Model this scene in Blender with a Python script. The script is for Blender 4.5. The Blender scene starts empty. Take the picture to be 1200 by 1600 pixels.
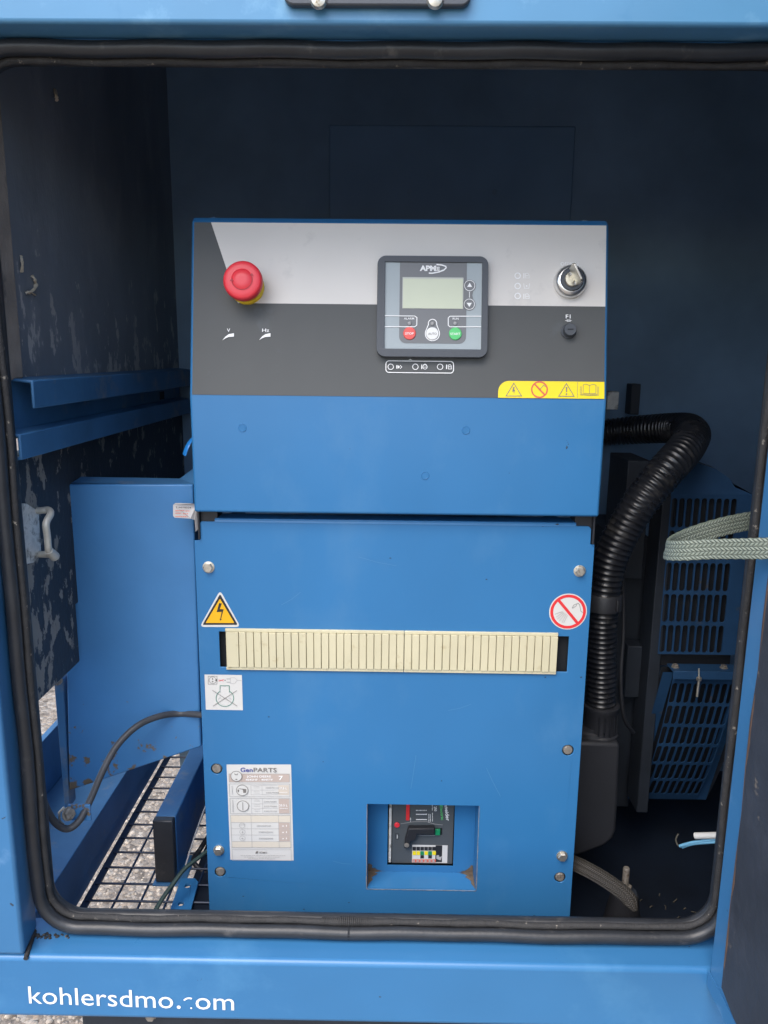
import bpy, bmesh, math, random
from math import radians as R, pi, sin, cos
from mathutils import Vector as V, Matrix
from mathutils.geometry import tessellate_polygon
random.seed(7)
S = bpy.context.scene; C = S.collection

# ------------------------------------------------------------------ camera, sky, sun, exposure
PITCH, YAW, ROLL, CX, DIST, FPX = 0.20094, -0.01109, 0.01000, -0.00235, 0.87857, 1202.0
fwd = V((sin(YAW)*cos(PITCH), cos(YAW)*cos(PITCH), -sin(PITCH)))
rt0 = V((cos(YAW), -sin(YAW), 0)); up0 = rt0.cross(fwd)
RT = rt0*cos(ROLL) + up0*sin(ROLL); UP = RT.cross(fwd)
CAM = V((CX, -DIST, 0))
cd = bpy.data.cameras.new('camera'); cam = bpy.data.objects.new('camera', cd); C.objects.link(cam)
cam.matrix_world = Matrix(((RT.x, UP.x, -fwd.x, CAM.x), (RT.y, UP.y, -fwd.y, CAM.y), (RT.z, UP.z, -fwd.z, CAM.z), (0, 0, 0, 1)))
cd.sensor_fit = 'HORIZONTAL'; cd.sensor_width = 36; cd.lens = 36*FPX/1200; cd.clip_start = 0.02; cd.clip_end = 2000
S.camera = cam

SUN_EL, SUN_AZ = 55.0, 26.0        # azimuth measured from straight behind the camera towards its left
w = bpy.data.worlds.new('World'); S.world = w; w.use_nodes = True
nt = w.node_tree; bg = nt.nodes['Background']; sky = nt.nodes.new('ShaderNodeTexSky')
sky.sky_type = 'NISHITA'; sky.sun_disc = False; sky.sun_elevation = R(SUN_EL)
sky.air_density = 1.0; sky.dust_density = 2.0; sky.ozone_density = 1.0
nt.links.new(sky.outputs[0], bg.inputs[0]); bg.inputs[1].default_value = 0.15
sdir = V((-sin(R(SUN_AZ))*cos(R(SUN_EL)), -cos(R(SUN_AZ))*cos(R(SUN_EL)), sin(R(SUN_EL))))   # towards the sun
sky.sun_rotation = math.atan2(sdir.x, sdir.y)
sl = bpy.data.lights.new('sun', 'SUN'); sl.energy = 1.1; sl.angle = R(50); sl.color = (1.0, 0.95, 0.875)
so = bpy.data.objects.new('sun', sl); C.objects.link(so); so.rotation_euler = sdir.to_track_quat('Z', 'Y').to_euler()
vs = S.view_settings; S.display_settings.display_device = 'sRGB'
vs.view_transform = 'Standard'; vs.look = 'None'; vs.gamma = 1; vs.use_curve_mapping = False
vs.exposure = 1.3

# ------------------------------------------------------------------ where a pixel of the photograph meets a real plane
def ray(px, py): return RT*((px-600)/FPX) - UP*((py-800)/FPX) + fwd
def PY(px, py, y): d = ray(px, py); return CAM + d*((y-CAM.y)/d.y)
def PZ(px, py, z): d = ray(px, py); return CAM + d*((z-CAM.z)/d.z)
def PX(px, py, x): d = ray(px, py); return CAM + d*((x-CAM.x)/d.x)
LAY = 0.0003
class Plane:
    def __init__(s, o, U, Vv):
        s.o = V(o); s.U = V(U).normalized(); s.V = V(Vv).normalized(); s.N = s.U.cross(s.V)   # N towards the viewer
    def hit(s, px, py):
        d = ray(px, py); return CAM + d*((s.o-CAM).dot(s.N)/d.dot(s.N))
    def uv(s, px, py):
        p = s.hit(px, py) - s.o; return (p.dot(s.U), p.dot(s.V))
    def P(s, u, v, h=0): return s.o + s.U*u + s.V*v + s.N*h

# ------------------------------------------------------------------ materials
MATS = {}
def lin(r, g, b):
    f = lambda c: (c/255/12.92) if c/255 <= .04045 else ((c/255+.055)/1.055)**2.4
    return (f(r), f(g), f(b))
def mat(name, base, rough=.5, metal=0., spec=.5, var=0., vscale=6., bump=0., bscale=200., coat=0.,
        spots=None, streak=(1, 1, 1), spots2=None, rvar=0.):
    """spots = (colour, threshold, softness, scale, detail)"""
    m = bpy.data.materials.new(name); m.use_nodes = True; t = m.node_tree; n = t.nodes; L = t.links
    b = n['Principled BSDF']; b.inputs['Roughness'].default_value = rough; b.inputs['Metallic'].default_value = metal
    b.inputs['Specular IOR Level'].default_value = spec
    if coat: b.inputs['Coat Weight'].default_value = coat; b.inputs['Coat Roughness'].default_value = .12
    col = None
    geo = n.new('ShaderNodeNewGeometry'); mp = n.new('ShaderNodeMapping'); mp.inputs['Scale'].default_value = streak
    L.new(geo.outputs['Position'], mp.inputs['Vector'])
    def noise(scale, detail=4, rgh=.55, src=None):
        x = n.new('ShaderNodeTexNoise'); x.inputs['Scale'].default_value = scale; x.inputs['Detail'].default_value = detail
        x.inputs['Roughness'].default_value = rgh; L.new((src or mp).outputs[0], x.inputs['Vector']); return x
    rgb = n.new('ShaderNodeRGB'); rgb.outputs[0].default_value = (*base, 1); col = rgb.outputs[0]
    if var:
        x = noise(vscale); rm = n.new('ShaderNodeMapRange'); rm.inputs[1].default_value = .3; rm.inputs[2].default_value = .7
        rm.inputs[3].default_value = 1-var; rm.inputs[4].default_value = 1+var; L.new(x.outputs[0], rm.inputs[0])
        mx = n.new('ShaderNodeVectorMath'); mx.operation = 'SCALE'; L.new(col, mx.inputs[0]); L.new(rm.outputs[0], mx.inputs['Scale']); col = mx.outputs[0]
    for sp in (spots, spots2):
        if sp:
            c2, th, sf, sc, det = sp[:5]
            x = noise(sc, det, .65); rm = n.new('ShaderNodeMapRange'); rm.inputs[1].default_value = th; rm.inputs[2].default_value = th+sf
            src = x.outputs[0]
            if len(sp) > 5:      # (low z, high z, strength): extra dirt where splashes reach
                sep = n.new('ShaderNodeSeparateXYZ'); L.new(geo.outputs['Position'], sep.inputs[0])
                r2 = n.new('ShaderNodeMapRange'); r2.inputs[1].default_value = sp[5]; r2.inputs[2].default_value = sp[6]
                r2.inputs[3].default_value = sp[7]; r2.inputs[4].default_value = sp[8]; L.new(sep.outputs[sp[9]], r2.inputs[0])
                ad = n.new('ShaderNodeMath'); ad.operation = 'ADD'; L.new(src, ad.inputs[0]); L.new(r2.outputs[0], ad.inputs[1]); src = ad.outputs[0]
            L.new(src, rm.inputs[0])
            mx = n.new('ShaderNodeMix'); mx.data_type = 'RGBA'; L.new(rm.outputs[0], mx.inputs[0]); L.new(col, mx.inputs[6])
            mx.inputs[7].default_value = (*c2, 1); col = mx.outputs[2]
    L.new(col, b.inputs['Base Color'])
    if rvar:
        x = noise(vscale*2.3, 5); rm = n.new('ShaderNodeMapRange'); rm.inputs[3].default_value = rough-rvar; rm.inputs[4].default_value = rough+rvar
        L.new(x.outputs[0], rm.inputs[0]); L.new(rm.outputs[0], b.inputs['Roughness'])
    if bump:
        x = noise(bscale, 3); bp = n.new('ShaderNodeBump'); bp.inputs['Strength'].default_value = bump; bp.inputs['Distance'].default_value = .002
        L.new(x.outputs[0], bp.inputs['Height']); L.new(bp.outputs[0], b.inputs['Normal'])
    MATS[name] = m; return m
BL = (.032, .165, .370)
RUST = (.10, .055, .03)
M = {}
M['blue'] = mat('blue_paint', BL, .34, spec=.4, var=.06, vscale=5, bump=.05, bscale=70, rvar=.12, streak=(1, 1, .6),
                spots=((.03, .05, .08), .72, .01, 60, 4), spots2=((.060, .20, .40), .54, .22, 7, 7))
M['blue_out'] = mat('blue_paint_weathered', (.045, .168, .345), .34, spec=.45, var=.06, vscale=7, bump=.04, bscale=70, rvar=.1,
                    spots=((.035, .05, .07), .72, .01, 60, 3), spots2=((.13, .27, .46), .60, .16, 15, 6))
M['blue_sill'] = mat('blue_paint_sill', (.040, .170, .36), .30, spec=.5, var=.05, vscale=7, bump=.03, bscale=70, rvar=.06,
                    spots=((.035, .05, .07), .735, .01, 60, 3), spots2=((.07, .23, .43), .56, .22, 8, 6))
M['blue_veiled'] = mat('blue_paint_glare_paled', (.085, .245, .42), .36, spec=.5, var=.07, vscale=7, bump=.04, bscale=70, rvar=.1,  # base paled to paint in lens glare; light spots are water marks
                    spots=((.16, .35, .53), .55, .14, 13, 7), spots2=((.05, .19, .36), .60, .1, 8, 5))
M['guard_shaded'] = mat('shaded_dusty_guard_paint', (.020, .065, .145), .5, spec=.3, var=.2, vscale=14, spots=((.09, .085, .08), .60, .12, 26, 6), spots2=((.10, .06, .04), .70, .03, 30, 5))  # base blue darkened to paint in shade; spots are dust and rust
M['wire_shaded'] = mat('shade_toned_mesh_wire', (.012, .028, .065), .5)  # shadow on the mesh put into the wire colour
M['blue_rust'] = mat('blue_paint_rusty', (.055, .195, .42), .42, spec=.4, var=.08, vscale=9, bump=.06, bscale=120, rvar=.1,
                     spots=((.15, .115, .075), .565, .04, 52, 7, -.56, -.42, .085, -.13, 2), spots2=(RUST, .745, .02, 30, 4))
M['blue_in'] = mat('blue_paint_dusty', (.048, .15, .30), .45, spec=.4, var=.18, vscale=14, bump=.06, bscale=160,
                   spots=((.22, .23, .23), .56, .18, 18, 7))
M['navy'] = mat('navy_inner_panel', (.18, .30, .45), .5, var=.15, vscale=4, bump=.04, bscale=60)  # base lifted to stand in for lens haze inside
M['navy_dark'] = mat('dark_navy_lining', (.19, .30, .43), .6, var=.2, vscale=5, bump=.05, bscale=90)  # lining colour raised likewise, haze painted into it
M['foam'] = mat('film_faced_foam', (.185, .205, .235), .5, var=.3, vscale=5, bump=.3, bscale=130, streak=(1, 1, .5),  # dark foam given a lighter base for the haze; patches are flaking
                spots=((.46, .44, .42), .60, .025, 36, 8, -.03, .22, .085, -.13, 2), spots2=((.29, .30, .33), .52, .2, 9, 8))
M['foam_low'] = mat('peeling_foam', (.026, .032, .042), .55, var=.2, vscale=8, bump=.35, bscale=150, streak=(1, 1, .6),
                    spots=((.24, .215, .18), .52, .02, 42, 7, -.14, -.02, .10, -.06, 1))
M['foam_dust'] = mat('dusty_foam', (.26, .22, .185), .8, var=.22, vscale=20, bump=.4, bscale=260, spots=((.05, .05, .052), .62, .1, 12, 6))
M['foam_door'] = mat('door_foam', (.030, .034, .044), .6, var=.3, vscale=9, bump=.35, bscale=120,
                     spots=((.17, .14, .11), .655, .04, 26, 6), spots2=((.05, .055, .07), .5, .2, 11, 5))
M['rubber'] = mat('rubber_seal', (.024, .026, .030), .40, var=.2, vscale=30, bump=.12, bscale=180, spots=((.09, .085, .08), .60, .14, 38, 6), rvar=.1)
M['rubber_grit'] = mat('gritty_rubber', (.030, .029, .029), .75, var=.25, vscale=60, bump=.5, bscale=500, spots=((.26, .23, .19), .64, .06, 110, 5))
M['hose'] = mat('black_glossy_plastic', (.012, .013, .016), .30, var=.3, vscale=20, rvar=.12, spots=((.055, .052, .048), .56, .14, 34, 7), bump=.08, bscale=300)
M['plastic'] = mat('black_plastic', (.020, .021, .025), .5, var=.15, vscale=15, bump=.1, bscale=400)
M['bezel'] = mat('charcoal_plastic', (.060, .068, .080), .45, bump=.06, bscale=600)
M['iron'] = mat('dark_engine_iron', (.020, .026, .036), .6, var=.3, vscale=12, bump=.2, bscale=90)
M['pan'] = mat('dark_floor_pan', (.006, .011, .022), .55, var=.4, vscale=10, bump=.1, bscale=80)  # near-black navy base, mottled
M['zinc'] = mat('zinc_bolt', (.62, .58, .50), .38, metal=.85, var=.2, vscale=120, spots=((.25, .19, .12), .6, .1, 160, 3))
M['zinc_dull'] = mat('dull_bolt', (.34, .31, .27), .55, metal=.6, var=.3, vscale=120, spots=((.16, .11, .07), .56, .1, 140, 4))
M['galv'] = mat('galvanised_steel', (.74, .73, .68), .5, metal=.15, var=.25, vscale=60, bump=.1, bscale=160, spots=((.22, .21, .18), .5, .15, 60, 5))
M['rod'] = mat('painted_rod', (.52, .50, .44), .5, metal=.3, var=.15, vscale=60, spots=((.22, .09, .04), .68, .04, 70, 4))
M['chrome'] = mat('chrome', (.78, .78, .77), .30, metal=1)
M['brass'] = mat('nickel_key', (.62, .57, .47), .3, metal=.9, var=.15, vscale=200)
M['film_dark'] = mat('dark_grey_film', (.082, .086, .086), .5, spec=.35, var=.05, vscale=7, bump=.02, bscale=60, rvar=.06, spots=((.092, .10, .105), .62, .08, 18, 6))
M['film_silver'] = mat('silver_film', (.69, .66, .615), .42, var=.04, vscale=8, rvar=.08, spots=((.56, .54, .51), .56, .14, 13, 7), spots2=((.58, .555, .52), .62, .15, 30, 6))
M['white'] = mat('white_print', (.92, .92, .91), .5)
M['vinyl'] = mat('white_vinyl_letters', (.85, .86, .87), .35)
M['grey_print'] = mat('grey_print', (.42, .41, .40), .5)
M['red'] = mat('red_plastic', (.78, .040, .058), .38)
M['red_dark'] = mat('red_groove', (.42, .012, .025), .5)
M['yellow'] = mat('yellow_plastic', (.80, .56, .02), .4)
M['label_yellow'] = mat('yellow_film', (.86, .68, .012), .4)
M['cream'] = mat('cream_plastic', (.60, .55, .375), .42, var=.04, vscale=20, spots=((.50, .43, .26), .62, .1, 60, 5))
M['sticker'] = mat('white_sticker', (.64, .63, .60), .45, var=.03, vscale=20)
M['beige'] = mat('beige_print', (.60, .53, .45), .5)
M['pink'] = mat('rosy_beige_print', (.50, .41, .36), .5)
M['sand'] = mat('pale_sand_print', (.66, .60, .50), .5)
M['orange'] = mat('warning_orange', (.82, .43, .008), .4)
M['red_ink'] = mat('red_ink', (.72, .035, .04), .45)
M['red_soft'] = mat('soft_red_ink', (.66, .12, .07), .5)
M['ink'] = mat('black_ink', (.02, .02, .022), .5)
M['ink_soft'] = mat('faded_ink', (.20, .185, .17), .5)
M['green_ink'] = mat('green_ink', (.10, .26, .20), .5)
M['navy_ink'] = mat('blue_ink', (.06, .07, .30), .5)
M['module_grey'] = mat('module_pale_grey', (.35, .40, .415), .35, var=.03, vscale=20)
M['module_dark'] = mat('module_grey', (.165, .170, .175), .4)
M['lcd'] = mat('lcd_glass', (.60, .635, .47), .2, var=.03, vscale=12)
M['lcd_edge'] = mat('lcd_shadow_frame', (.50, .51, .45), .35)
M['led'] = mat('grey_led', (.33, .33, .33), .3)
M['btn_white'] = mat('white_button', (.80, .80, .78), .4)
M['btn_green'] = mat('green_button', (.10, .58, .17), .35)
M['btn_red'] = mat('red_button', (.78, .10, .08), .35)
M['breaker'] = mat('breaker_grey', (.075, .085, .092), .5, bump=.05, bscale=400)
M['green'] = mat('green_plastic', (.01, .25, .10), .4)
M['paper'] = mat('grey_paper_tag', (.52, .50, .49), .6)
M['tie'] = mat('bright_blue_nylon', (.02, .22, .62), .35)
M['cable'] = mat('grey_black_cable', (.050, .052, .058), .45, var=.15, vscale=60)
M['green_cable'] = mat('dark_green_cable', (.030, .055, .045), .5, var=.2, vscale=60)
M['wire_blue'] = mat('pale_blue_wire', (.16, .40, .58), .4)
M['bits'] = mat('dry_litter', (.07, .065, .05), .8)
M['rust_edge'] = mat('rusty_glue', (.085, .05, .035), .85, var=.3, vscale=60)
M['packed'] = mat('packed_brown_dirt', (.115, .085, .06), .9, var=.35, vscale=120, bump=.4, bscale=400)
M['torn'] = mat('torn_foam_scrap', (.52, .45, .34), .9, var=.3, vscale=80)
M['scratch'] = mat('scratched_paint', (.10, .26, .45), .45)
M['worn'] = mat('worn_paint_edge', (.22, .21, .20), .6, var=.5, vscale=160)
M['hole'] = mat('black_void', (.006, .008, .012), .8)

def braid(name, c1, c2, scale_u, rows):
    m = bpy.data.materials.new(name); m.use_nodes = True; t = m.node_tree; n = t.nodes; L = t.links; b = n['Principled BSDF']
    uv = n.new('ShaderNodeUVMap'); sep = n.new('ShaderNodeSeparateXYZ'); L.new(uv.outputs[0], sep.inputs[0])
    def mth(op, a, bb=None):
        x = n.new('ShaderNodeMath'); x.operation = op
        for i, q in enumerate((a, bb)):
            if q is None: continue
            if isinstance(q, (int, float)): x.inputs[i].default_value = q
            else: L.new(q, x.inputs[i])
        return x.outputs[0]
    v = mth('MULTIPLY', sep.outputs[1], rows)
    tri = mth('PINGPONG', v, 1.0)
    u = mth('ADD', mth('MULTIPLY', sep.outputs[0], scale_u), mth('MULTIPLY', tri, .9))
    fr = mth('FRACT', u); hump = mth('SINE', mth('MULTIPLY', fr, pi))
    vr = mth('SINE', mth('MULTIPLY', mth('FRACT', v), pi))
    h = mth('MULTIPLY', hump, mth('POWER', vr, .5))
    no = n.new('ShaderNodeTexNoise'); no.inputs['Scale'].default_value = 60; no.inputs['Detail'].default_value = 4
    hh = mth('ADD', mth('MULTIPLY', h, .75), mth('MULTIPLY', no.outputs[0], .35))
    mx = n.new('ShaderNodeMix'); mx.data_type = 'RGBA'; L.new(hh, mx.inputs[0]); mx.inputs[6].default_value = (*c1, 1); mx.inputs[7].default_value = (*c2, 1)
    L.new(mx.outputs[2], b.inputs['Base Color']); b.inputs['Roughness'].default_value = .55
    bp = n.new('ShaderNodeBump'); bp.inputs['Strength'].default_value = .7; bp.inputs['Distance'].default_value = .0012
    L.new(h, bp.inputs['Height']); L.new(bp.outputs[0], b.inputs['Normal']); return m
M['webbing'] = braid('green_grey_webbing', (.065, .085, .065), (.27, .305, .25), 26, 5)
M['sleeve'] = braid('brown_braided_sleeve', (.008, .0075, .007), (.045, .039, .031), 40, 6)

def ground_mat():
    m = bpy.data.materials.new('exposed_aggregate'); m.use_nodes = True; t = m.node_tree; n = t.nodes; L = t.links; b = n['Principled BSDF']
    geo = n.new('ShaderNodeNewGeometry')
    vo = n.new('ShaderNodeTexVoronoi'); vo.inputs['Scale'].default_value = 75; vo.inputs['Randomness'].default_value = 1; L.new(geo.outputs['Position'], vo.inputs['Vector'])
    cr = n.new('ShaderNodeValToRGB'); e = cr.color_ramp.elements
    e[0].position = 0; e[0].color = (.12, .095, .07, 1); e[1].position = 1; e[1].color = (.47, .40, .32, 1)
    for p, c in ((.25, (.23, .19, .15, 1)), (.5, (.26, .22, .175, 1)), (.75, (.31, .24, .175, 1)), (.92, (.34, .30, .25, 1))):
        q = cr.color_ramp.elements.new(p); q.color = c
    sp = n.new('ShaderNodeSeparateColor'); L.new(vo.outputs['Color'], sp.inputs[0]); L.new(sp.outputs[0], cr.inputs[0])
    no = n.new('ShaderNodeTexNoise'); no.inputs['Scale'].default_value = 240; no.inputs['Detail'].default_value = 5; L.new(geo.outputs['Position'], no.inputs['Vector'])
    rm = n.new('ShaderNodeMapRange'); rm.inputs[1].default_value = .25; rm.inputs[2].default_value = .75; rm.inputs[3].default_value = .62; rm.inputs[4].default_value = 1.3; L.new(no.outputs[0], rm.inputs[0])
    sc = n.new('ShaderNodeVectorMath'); sc.operation = 'SCALE'; L.new(cr.outputs[0], sc.inputs[0]); L.new(rm.outputs[0], sc.inputs['Scale'])
    L.new(sc.outputs[0], b.inputs['Base Color']); b.inputs['Roughness'].default_value = .8
    bp = n.new('ShaderNodeBump'); bp.inputs['Strength'].default_value = .8; bp.inputs['Distance'].default_value = .006; bp.invert = True
    L.new(vo.outputs['Distance'], bp.inputs['Height']); L.new(bp.outputs[0], b.inputs['Normal']); return m
M['ground'] = ground_mat()

# ------------------------------------------------------------------ mesh helpers
ORG = {}
def empty(name, loc, label, cat, group=None):
    o = bpy.data.objects.new(name, None); C.objects.link(o); o.location = loc; o.empty_display_size = .05
    o['label'] = label; o['category'] = cat
    if group: o['group'] = group
    ORG[o.name] = V(loc); return o
def tag(o, label=None, cat=None, group=None, kind=None):
    for k, v in (('label', label), ('category', cat), ('group', group), ('kind', kind)):
        if v: o[k] = v
    return o
_txt = {}
BOLD = .012
def text_geo(s):
    s0 = s; s = (s, BOLD)
    if s not in _txt:
        cu = bpy.data.curves.new('t', 'FONT'); cu.body = s0; cu.resolution_u = 3; cu.offset = BOLD
        ob = bpy.data.objects.new('t', cu); C.objects.link(ob)
        dg = bpy.context.evaluated_depsgraph_get(); me = ob.evaluated_get(dg).to_mesh()
        vv = [(p.co.x, p.co.y) for p in me.vertices]; ff = [tuple(p.vertices) for p in me.polygons]
        ob.evaluated_get(dg).to_mesh_clear(); bpy.data.objects.remove(ob); bpy.data.curves.remove(cu)
        _txt[s] = (vv, ff)
    return _txt[s]
def smooth_path(pts, n=8, closed=False):
    out = []; N = len(pts); pts = [V(p) for p in pts]
    for i in range(N if closed else N-1):
        if closed: a, b, c, d = pts[i-1], pts[i], pts[(i+1) % N], pts[(i+2) % N]
        else: a, b, c, d = pts[max(i-1, 0)], pts[i], pts[i+1], pts[min(i+2, N-1)]
        for k in range(n):
            t = k/n; out.append(.5*((2*b)+(c-a)*t+(2*a-5*b+4*c-d)*t*t+(3*b-a-3*c+d)*t**3))
    if not closed: out.append(pts[-1])
    return out
class MB:
    def __init__(s): s.v = []; s.f = []; s.uv = {}
    def add(s, vs, fs):
        k = len(s.v); s.v += [V(p) for p in vs]; s.f += [tuple(i+k for i in f) for f in fs]; return s
    def box(s, x0, x1, y0, y1, z0, z1):
        return s.add([(x, y, z) for z in (z0, z1) for y in (y0, y1) for x in (x0, x1)],
                     [(0, 2, 3, 1), (4, 5, 7, 6), (0, 1, 5, 4), (2, 6, 7, 3), (0, 4, 6, 2), (1, 3, 7, 5)])
    def prism(s, outer, ext, holes=()):
        """outer: 3-D loop (counter-clockwise seen by the viewer), ext: vector to the back"""
        ext = V(ext); loops = [[V(p) for p in outer]] + [[V(p) for p in h] for h in holes]
        flat = [p for l in loops for p in l]; n = len(flat)
        if holes: tris = [tuple(t) for t in tessellate_polygon(loops)]
        else: tris = [tuple(range(n))]
        nrm = -ext; fr = []
        for t in tris:
            a, b, c = flat[t[0]], flat[t[1]], flat[t[2]]
            if holes and (b-a).cross(c-a).dot(nrm) < 0: t = t[::-1]
            fr.append(t)
        fs = list(fr) + [tuple(i+n for i in t[::-1]) for t in fr]
        k = 0
        for l in loops:
            m = len(l)
            for i in range(m): a, b = k+i, k+(i+1) % m; fs.append((a, a+n, b+n, b))
            k += m
        return s.add(flat+[p+ext for p in flat], fs)
    def tube(s, path, r, seg=12, closed=False, cap=True, flat=1., upv=None):
        path = [V(p) for p in path]; N = len(path); rr = r if isinstance(r, (list, tuple)) else [r]*N
        T = [((path[(i+1) % N] if closed or i < N-1 else path[i])-(path[i-1] if closed or i > 0 else path[i])).normalized() for i in range(N)]
        nn = V(upv) if upv else T[0].orthogonal(); vs = []
        for i in range(N):
            nn = (nn-T[i]*nn.dot(T[i])).normalized(); bb = T[i].cross(nn)
            for k in range(seg):
                a = 2*pi*k/seg; vs.append(path[i]+(nn*cos(a)+bb*sin(a)*flat)*rr[i])
        fs = []
        for i in range(N if closed else N-1):
            j = (i+1) % N
            for k in range(seg): l = (k+1) % seg; fs.append((i*seg+k, i*seg+l, j*seg+l, j*seg+k))
        if cap and not closed: fs += [tuple(range(seg))[::-1], tuple(range((N-1)*seg, N*seg))]
        return s.add(vs, fs)
    def lathe(s, o, axis, prof, seg=32, hexa=False):
        """prof = [(radius, height along axis)] from base to tip; tip/base closed"""
        o = V(o); A = V(axis).normalized(); X = V((1, 0, 0)); X = (X-A*X.dot(A)).normalized(); Y = A.cross(X); n = len(prof); vs = []
        for r, h in prof:
            for k in range(seg): a = 2*pi*k/seg; vs.append(o+A*h+(X*cos(a)+Y*sin(a))*max(r, 1e-5))
        fs = [(i*seg+k, i*seg+(k+1) % seg, (i+1)*seg+(k+1) % seg, (i+1)*seg+k) for i in range(n-1) for k in range(seg)]
        fs += [tuple(range(seg))[::-1], tuple(range((n-1)*seg, n*seg))]
        return s.add(vs, fs)
    # flat print on a plane; points given as photograph pixels
    def poly(s, pl, pts, h=0): return s.add([pl.P(*pl.uv(*p), h*LAY) for p in pts], [tuple(range(len(pts)))])
    def rect(s, pl, x0, y0, x1, y1, h=0):
        """axis-aligned in the plane; corners from the photograph"""
        a = pl.uv(x0, y0); b = pl.uv(x1, y1)
        return s.add([pl.P(a[0], b[1], h*LAY), pl.P(b[0], b[1], h*LAY), pl.P(b[0], a[1], h*LAY), pl.P(a[0], a[1], h*LAY)], [(0, 1, 2, 3)])
    def disc(s, pl, c, r, h=0, seg=28, rin=0., a0=0., a1=2*pi, sx=1.):
        u, v = pl.uv(*c); full = abs(a1-a0-2*pi) < 1e-6
        if rin <= 0 and full:
            return s.add([pl.P(u+r*sx*cos(2*pi*k/seg), v+r*sin(2*pi*k/seg), h*LAY) for k in range(seg)], [tuple(range(seg))])
        vs = []; 
        for k in range(seg+1):
            a = a0+(a1-a0)*k/seg; vs += [pl.P(u+rin*sx*cos(a), v+rin*sin(a), h*LAY), pl.P(u+r*sx*cos(a), v+r*sin(a), h*LAY)]
        return s.add(vs, [(2*k, 2*k+1, 2*k+3, 2*k+2) for k in range(seg)])
    def line(s, pl, pts, wd, h=0, closed=False):
        q = [V((*pl.uv(*p), 0)) for p in pts]; n = len(q); vs = []
        for i in range(n):
            a = q[i-1] if (closed or i > 0) else q[i]; b = q[(i+1) % n] if (closed or i < n-1) else q[i]
            d1 = (q[i]-a).normalized() if (q[i]-a).length > 1e-9 else (b-q[i]).normalized()
            d2 = (b-q[i]).normalized() if (b-q[i]).length > 1e-9 else d1
            t = (d1+d2).normalized() if (d1+d2).length > 1e-6 else d1
            nn = V((-t.y, t.x, 0)); k = wd/2/max(.35, abs(nn.dot(V((-d1.y, d1.x, 0)))))
            vs += [pl.P((q[i]-nn*k).x, (q[i]-nn*k).y, h*LAY), pl.P((q[i]+nn*k).x, (q[i]+nn*k).y, h*LAY)]
        fs = [(2*i, 2*((i+1) % n), 2*((i+1) % n)+1, 2*i+1) for i in range(n if closed else n-1)]
        return s.add(vs, fs)
    def text(s, pl, t, p0, p1, hp, h=0, rot=False):
        """text whose baseline runs from pixel p0 to pixel p1; hp = capital height in pixels"""
        vv, ff = text_geo(t)
        if not vv: return s
        x0 = min(a for a, _ in vv); x1 = max(a for a, _ in vv)
        ca = [b for a, b in text_geo('H')[0]]; cap = max(ca)
        a = V((*pl.uv(*p0), 0)); b = V((*pl.uv(*p1), 0)); d = b-a; sx = d.length/(x1-x0); d.normalize(); nn = V((-d.y, d.x, 0))
        dist = (pl.hit(*p0)-CAM).dot(fwd); sy = hp/FPX*dist/cap
        return s.add([pl.P(*(a+d*((x-x0)*sx)+nn*(y*sy)).to_tuple()[:2], h*LAY) for x, y in vv], ff)
    def rrect(s, pl, x0, y0, x1, y1, r, h=0, ring=0.):
        L = rr_uv(pl, x0, y0, x1, y1, r); n = len(L)
        if not ring: return s.add([pl.P(*p, h*LAY) for p in L], [tuple(range(n))])
        L2 = rr_uv(pl, x0, y0, x1, y1, r, ring)
        return s.add([pl.P(*p, h*LAY) for p in L+L2], [(i, (i+1) % n, n+(i+1) % n, n+i) for i in range(n)])
    def build(s, name, m, parent=None, smooth=None, bevel=0., bseg=2, me_only=False):
        me = bpy.data.meshes.new(name)
        lo = V([min(p[i] for p in s.v) for i in range(3)]); hi = V([max(p[i] for p in s.v) for i in range(3)]); c = (lo+hi)/2
        if parent is None: c.z = lo.z
        me.from_pydata([p-c for p in s.v], [], s.f); me.materials.append(m)
        if s.uv:
            ul = me.uv_layers.new(name='UVMap')
            for lp in me.loops: ul.data[lp.index].uv = s.uv.get(lp.vertex_index, (0, 0))
        bm = bmesh.new(); bm.from_mesh(me)
        if not getattr(s, 'keep', False): bmesh.ops.recalc_face_normals(bm, faces=bm.faces)
        bm.to_mesh(me); bm.free()
        if smooth: me.shade_smooth(); me.set_sharp_from_angle(angle=R(smooth))
        o = bpy.data.objects.new(name, me); C.objects.link(o)
        po = ORG[parent.name] if parent else V((0, 0, 0)); o.parent = parent; o.location = c-po; ORG[o.name] = c
        if bevel:
            b = o.modifiers.new('bevel', 'BEVEL'); b.width = bevel; b.segments = bseg; b.limit_method = 'ANGLE'; b.angle_limit = R(40); b.harden_normals = False
            me.shade_smooth(); me.set_sharp_from_angle(angle=R(35))
        return o
    def decal(s, name, m, parent):
        s.keep = True
        return s.build(name, m, parent)
def rr_uv(pl, x0, y0, x1, y1, r, inset=0., n=6):
    a = pl.uv(x0, y0); b = pl.uv(x1, y1); ua, ub, va, vb = a[0]+inset, b[0]-inset, b[1]+inset, a[1]-inset; r = max(r-inset, 1e-4); L = []
    for cx, cy, s0 in ((ub-r, va+r, -pi/2), (ub-r, vb-r, 0), (ua+r, vb-r, pi/2), (ua+r, va+r, pi)):
        for k in range(n+1): t = s0+pi/2*k/n; L.append((cx+r*cos(t), cy+r*sin(t)))
    return L
def dup(o, dloc, parent=None):
    c = o.copy(); C.objects.link(c); c.parent = parent or o.parent; c.location = o.location+V(dloc); ORG[c.name] = ORG[o.name]+V(dloc); return c
def px2m(px, pl, at=(600, 800)): return px/FPX*(pl.hit(*at)-CAM).dot(fwd)

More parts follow.
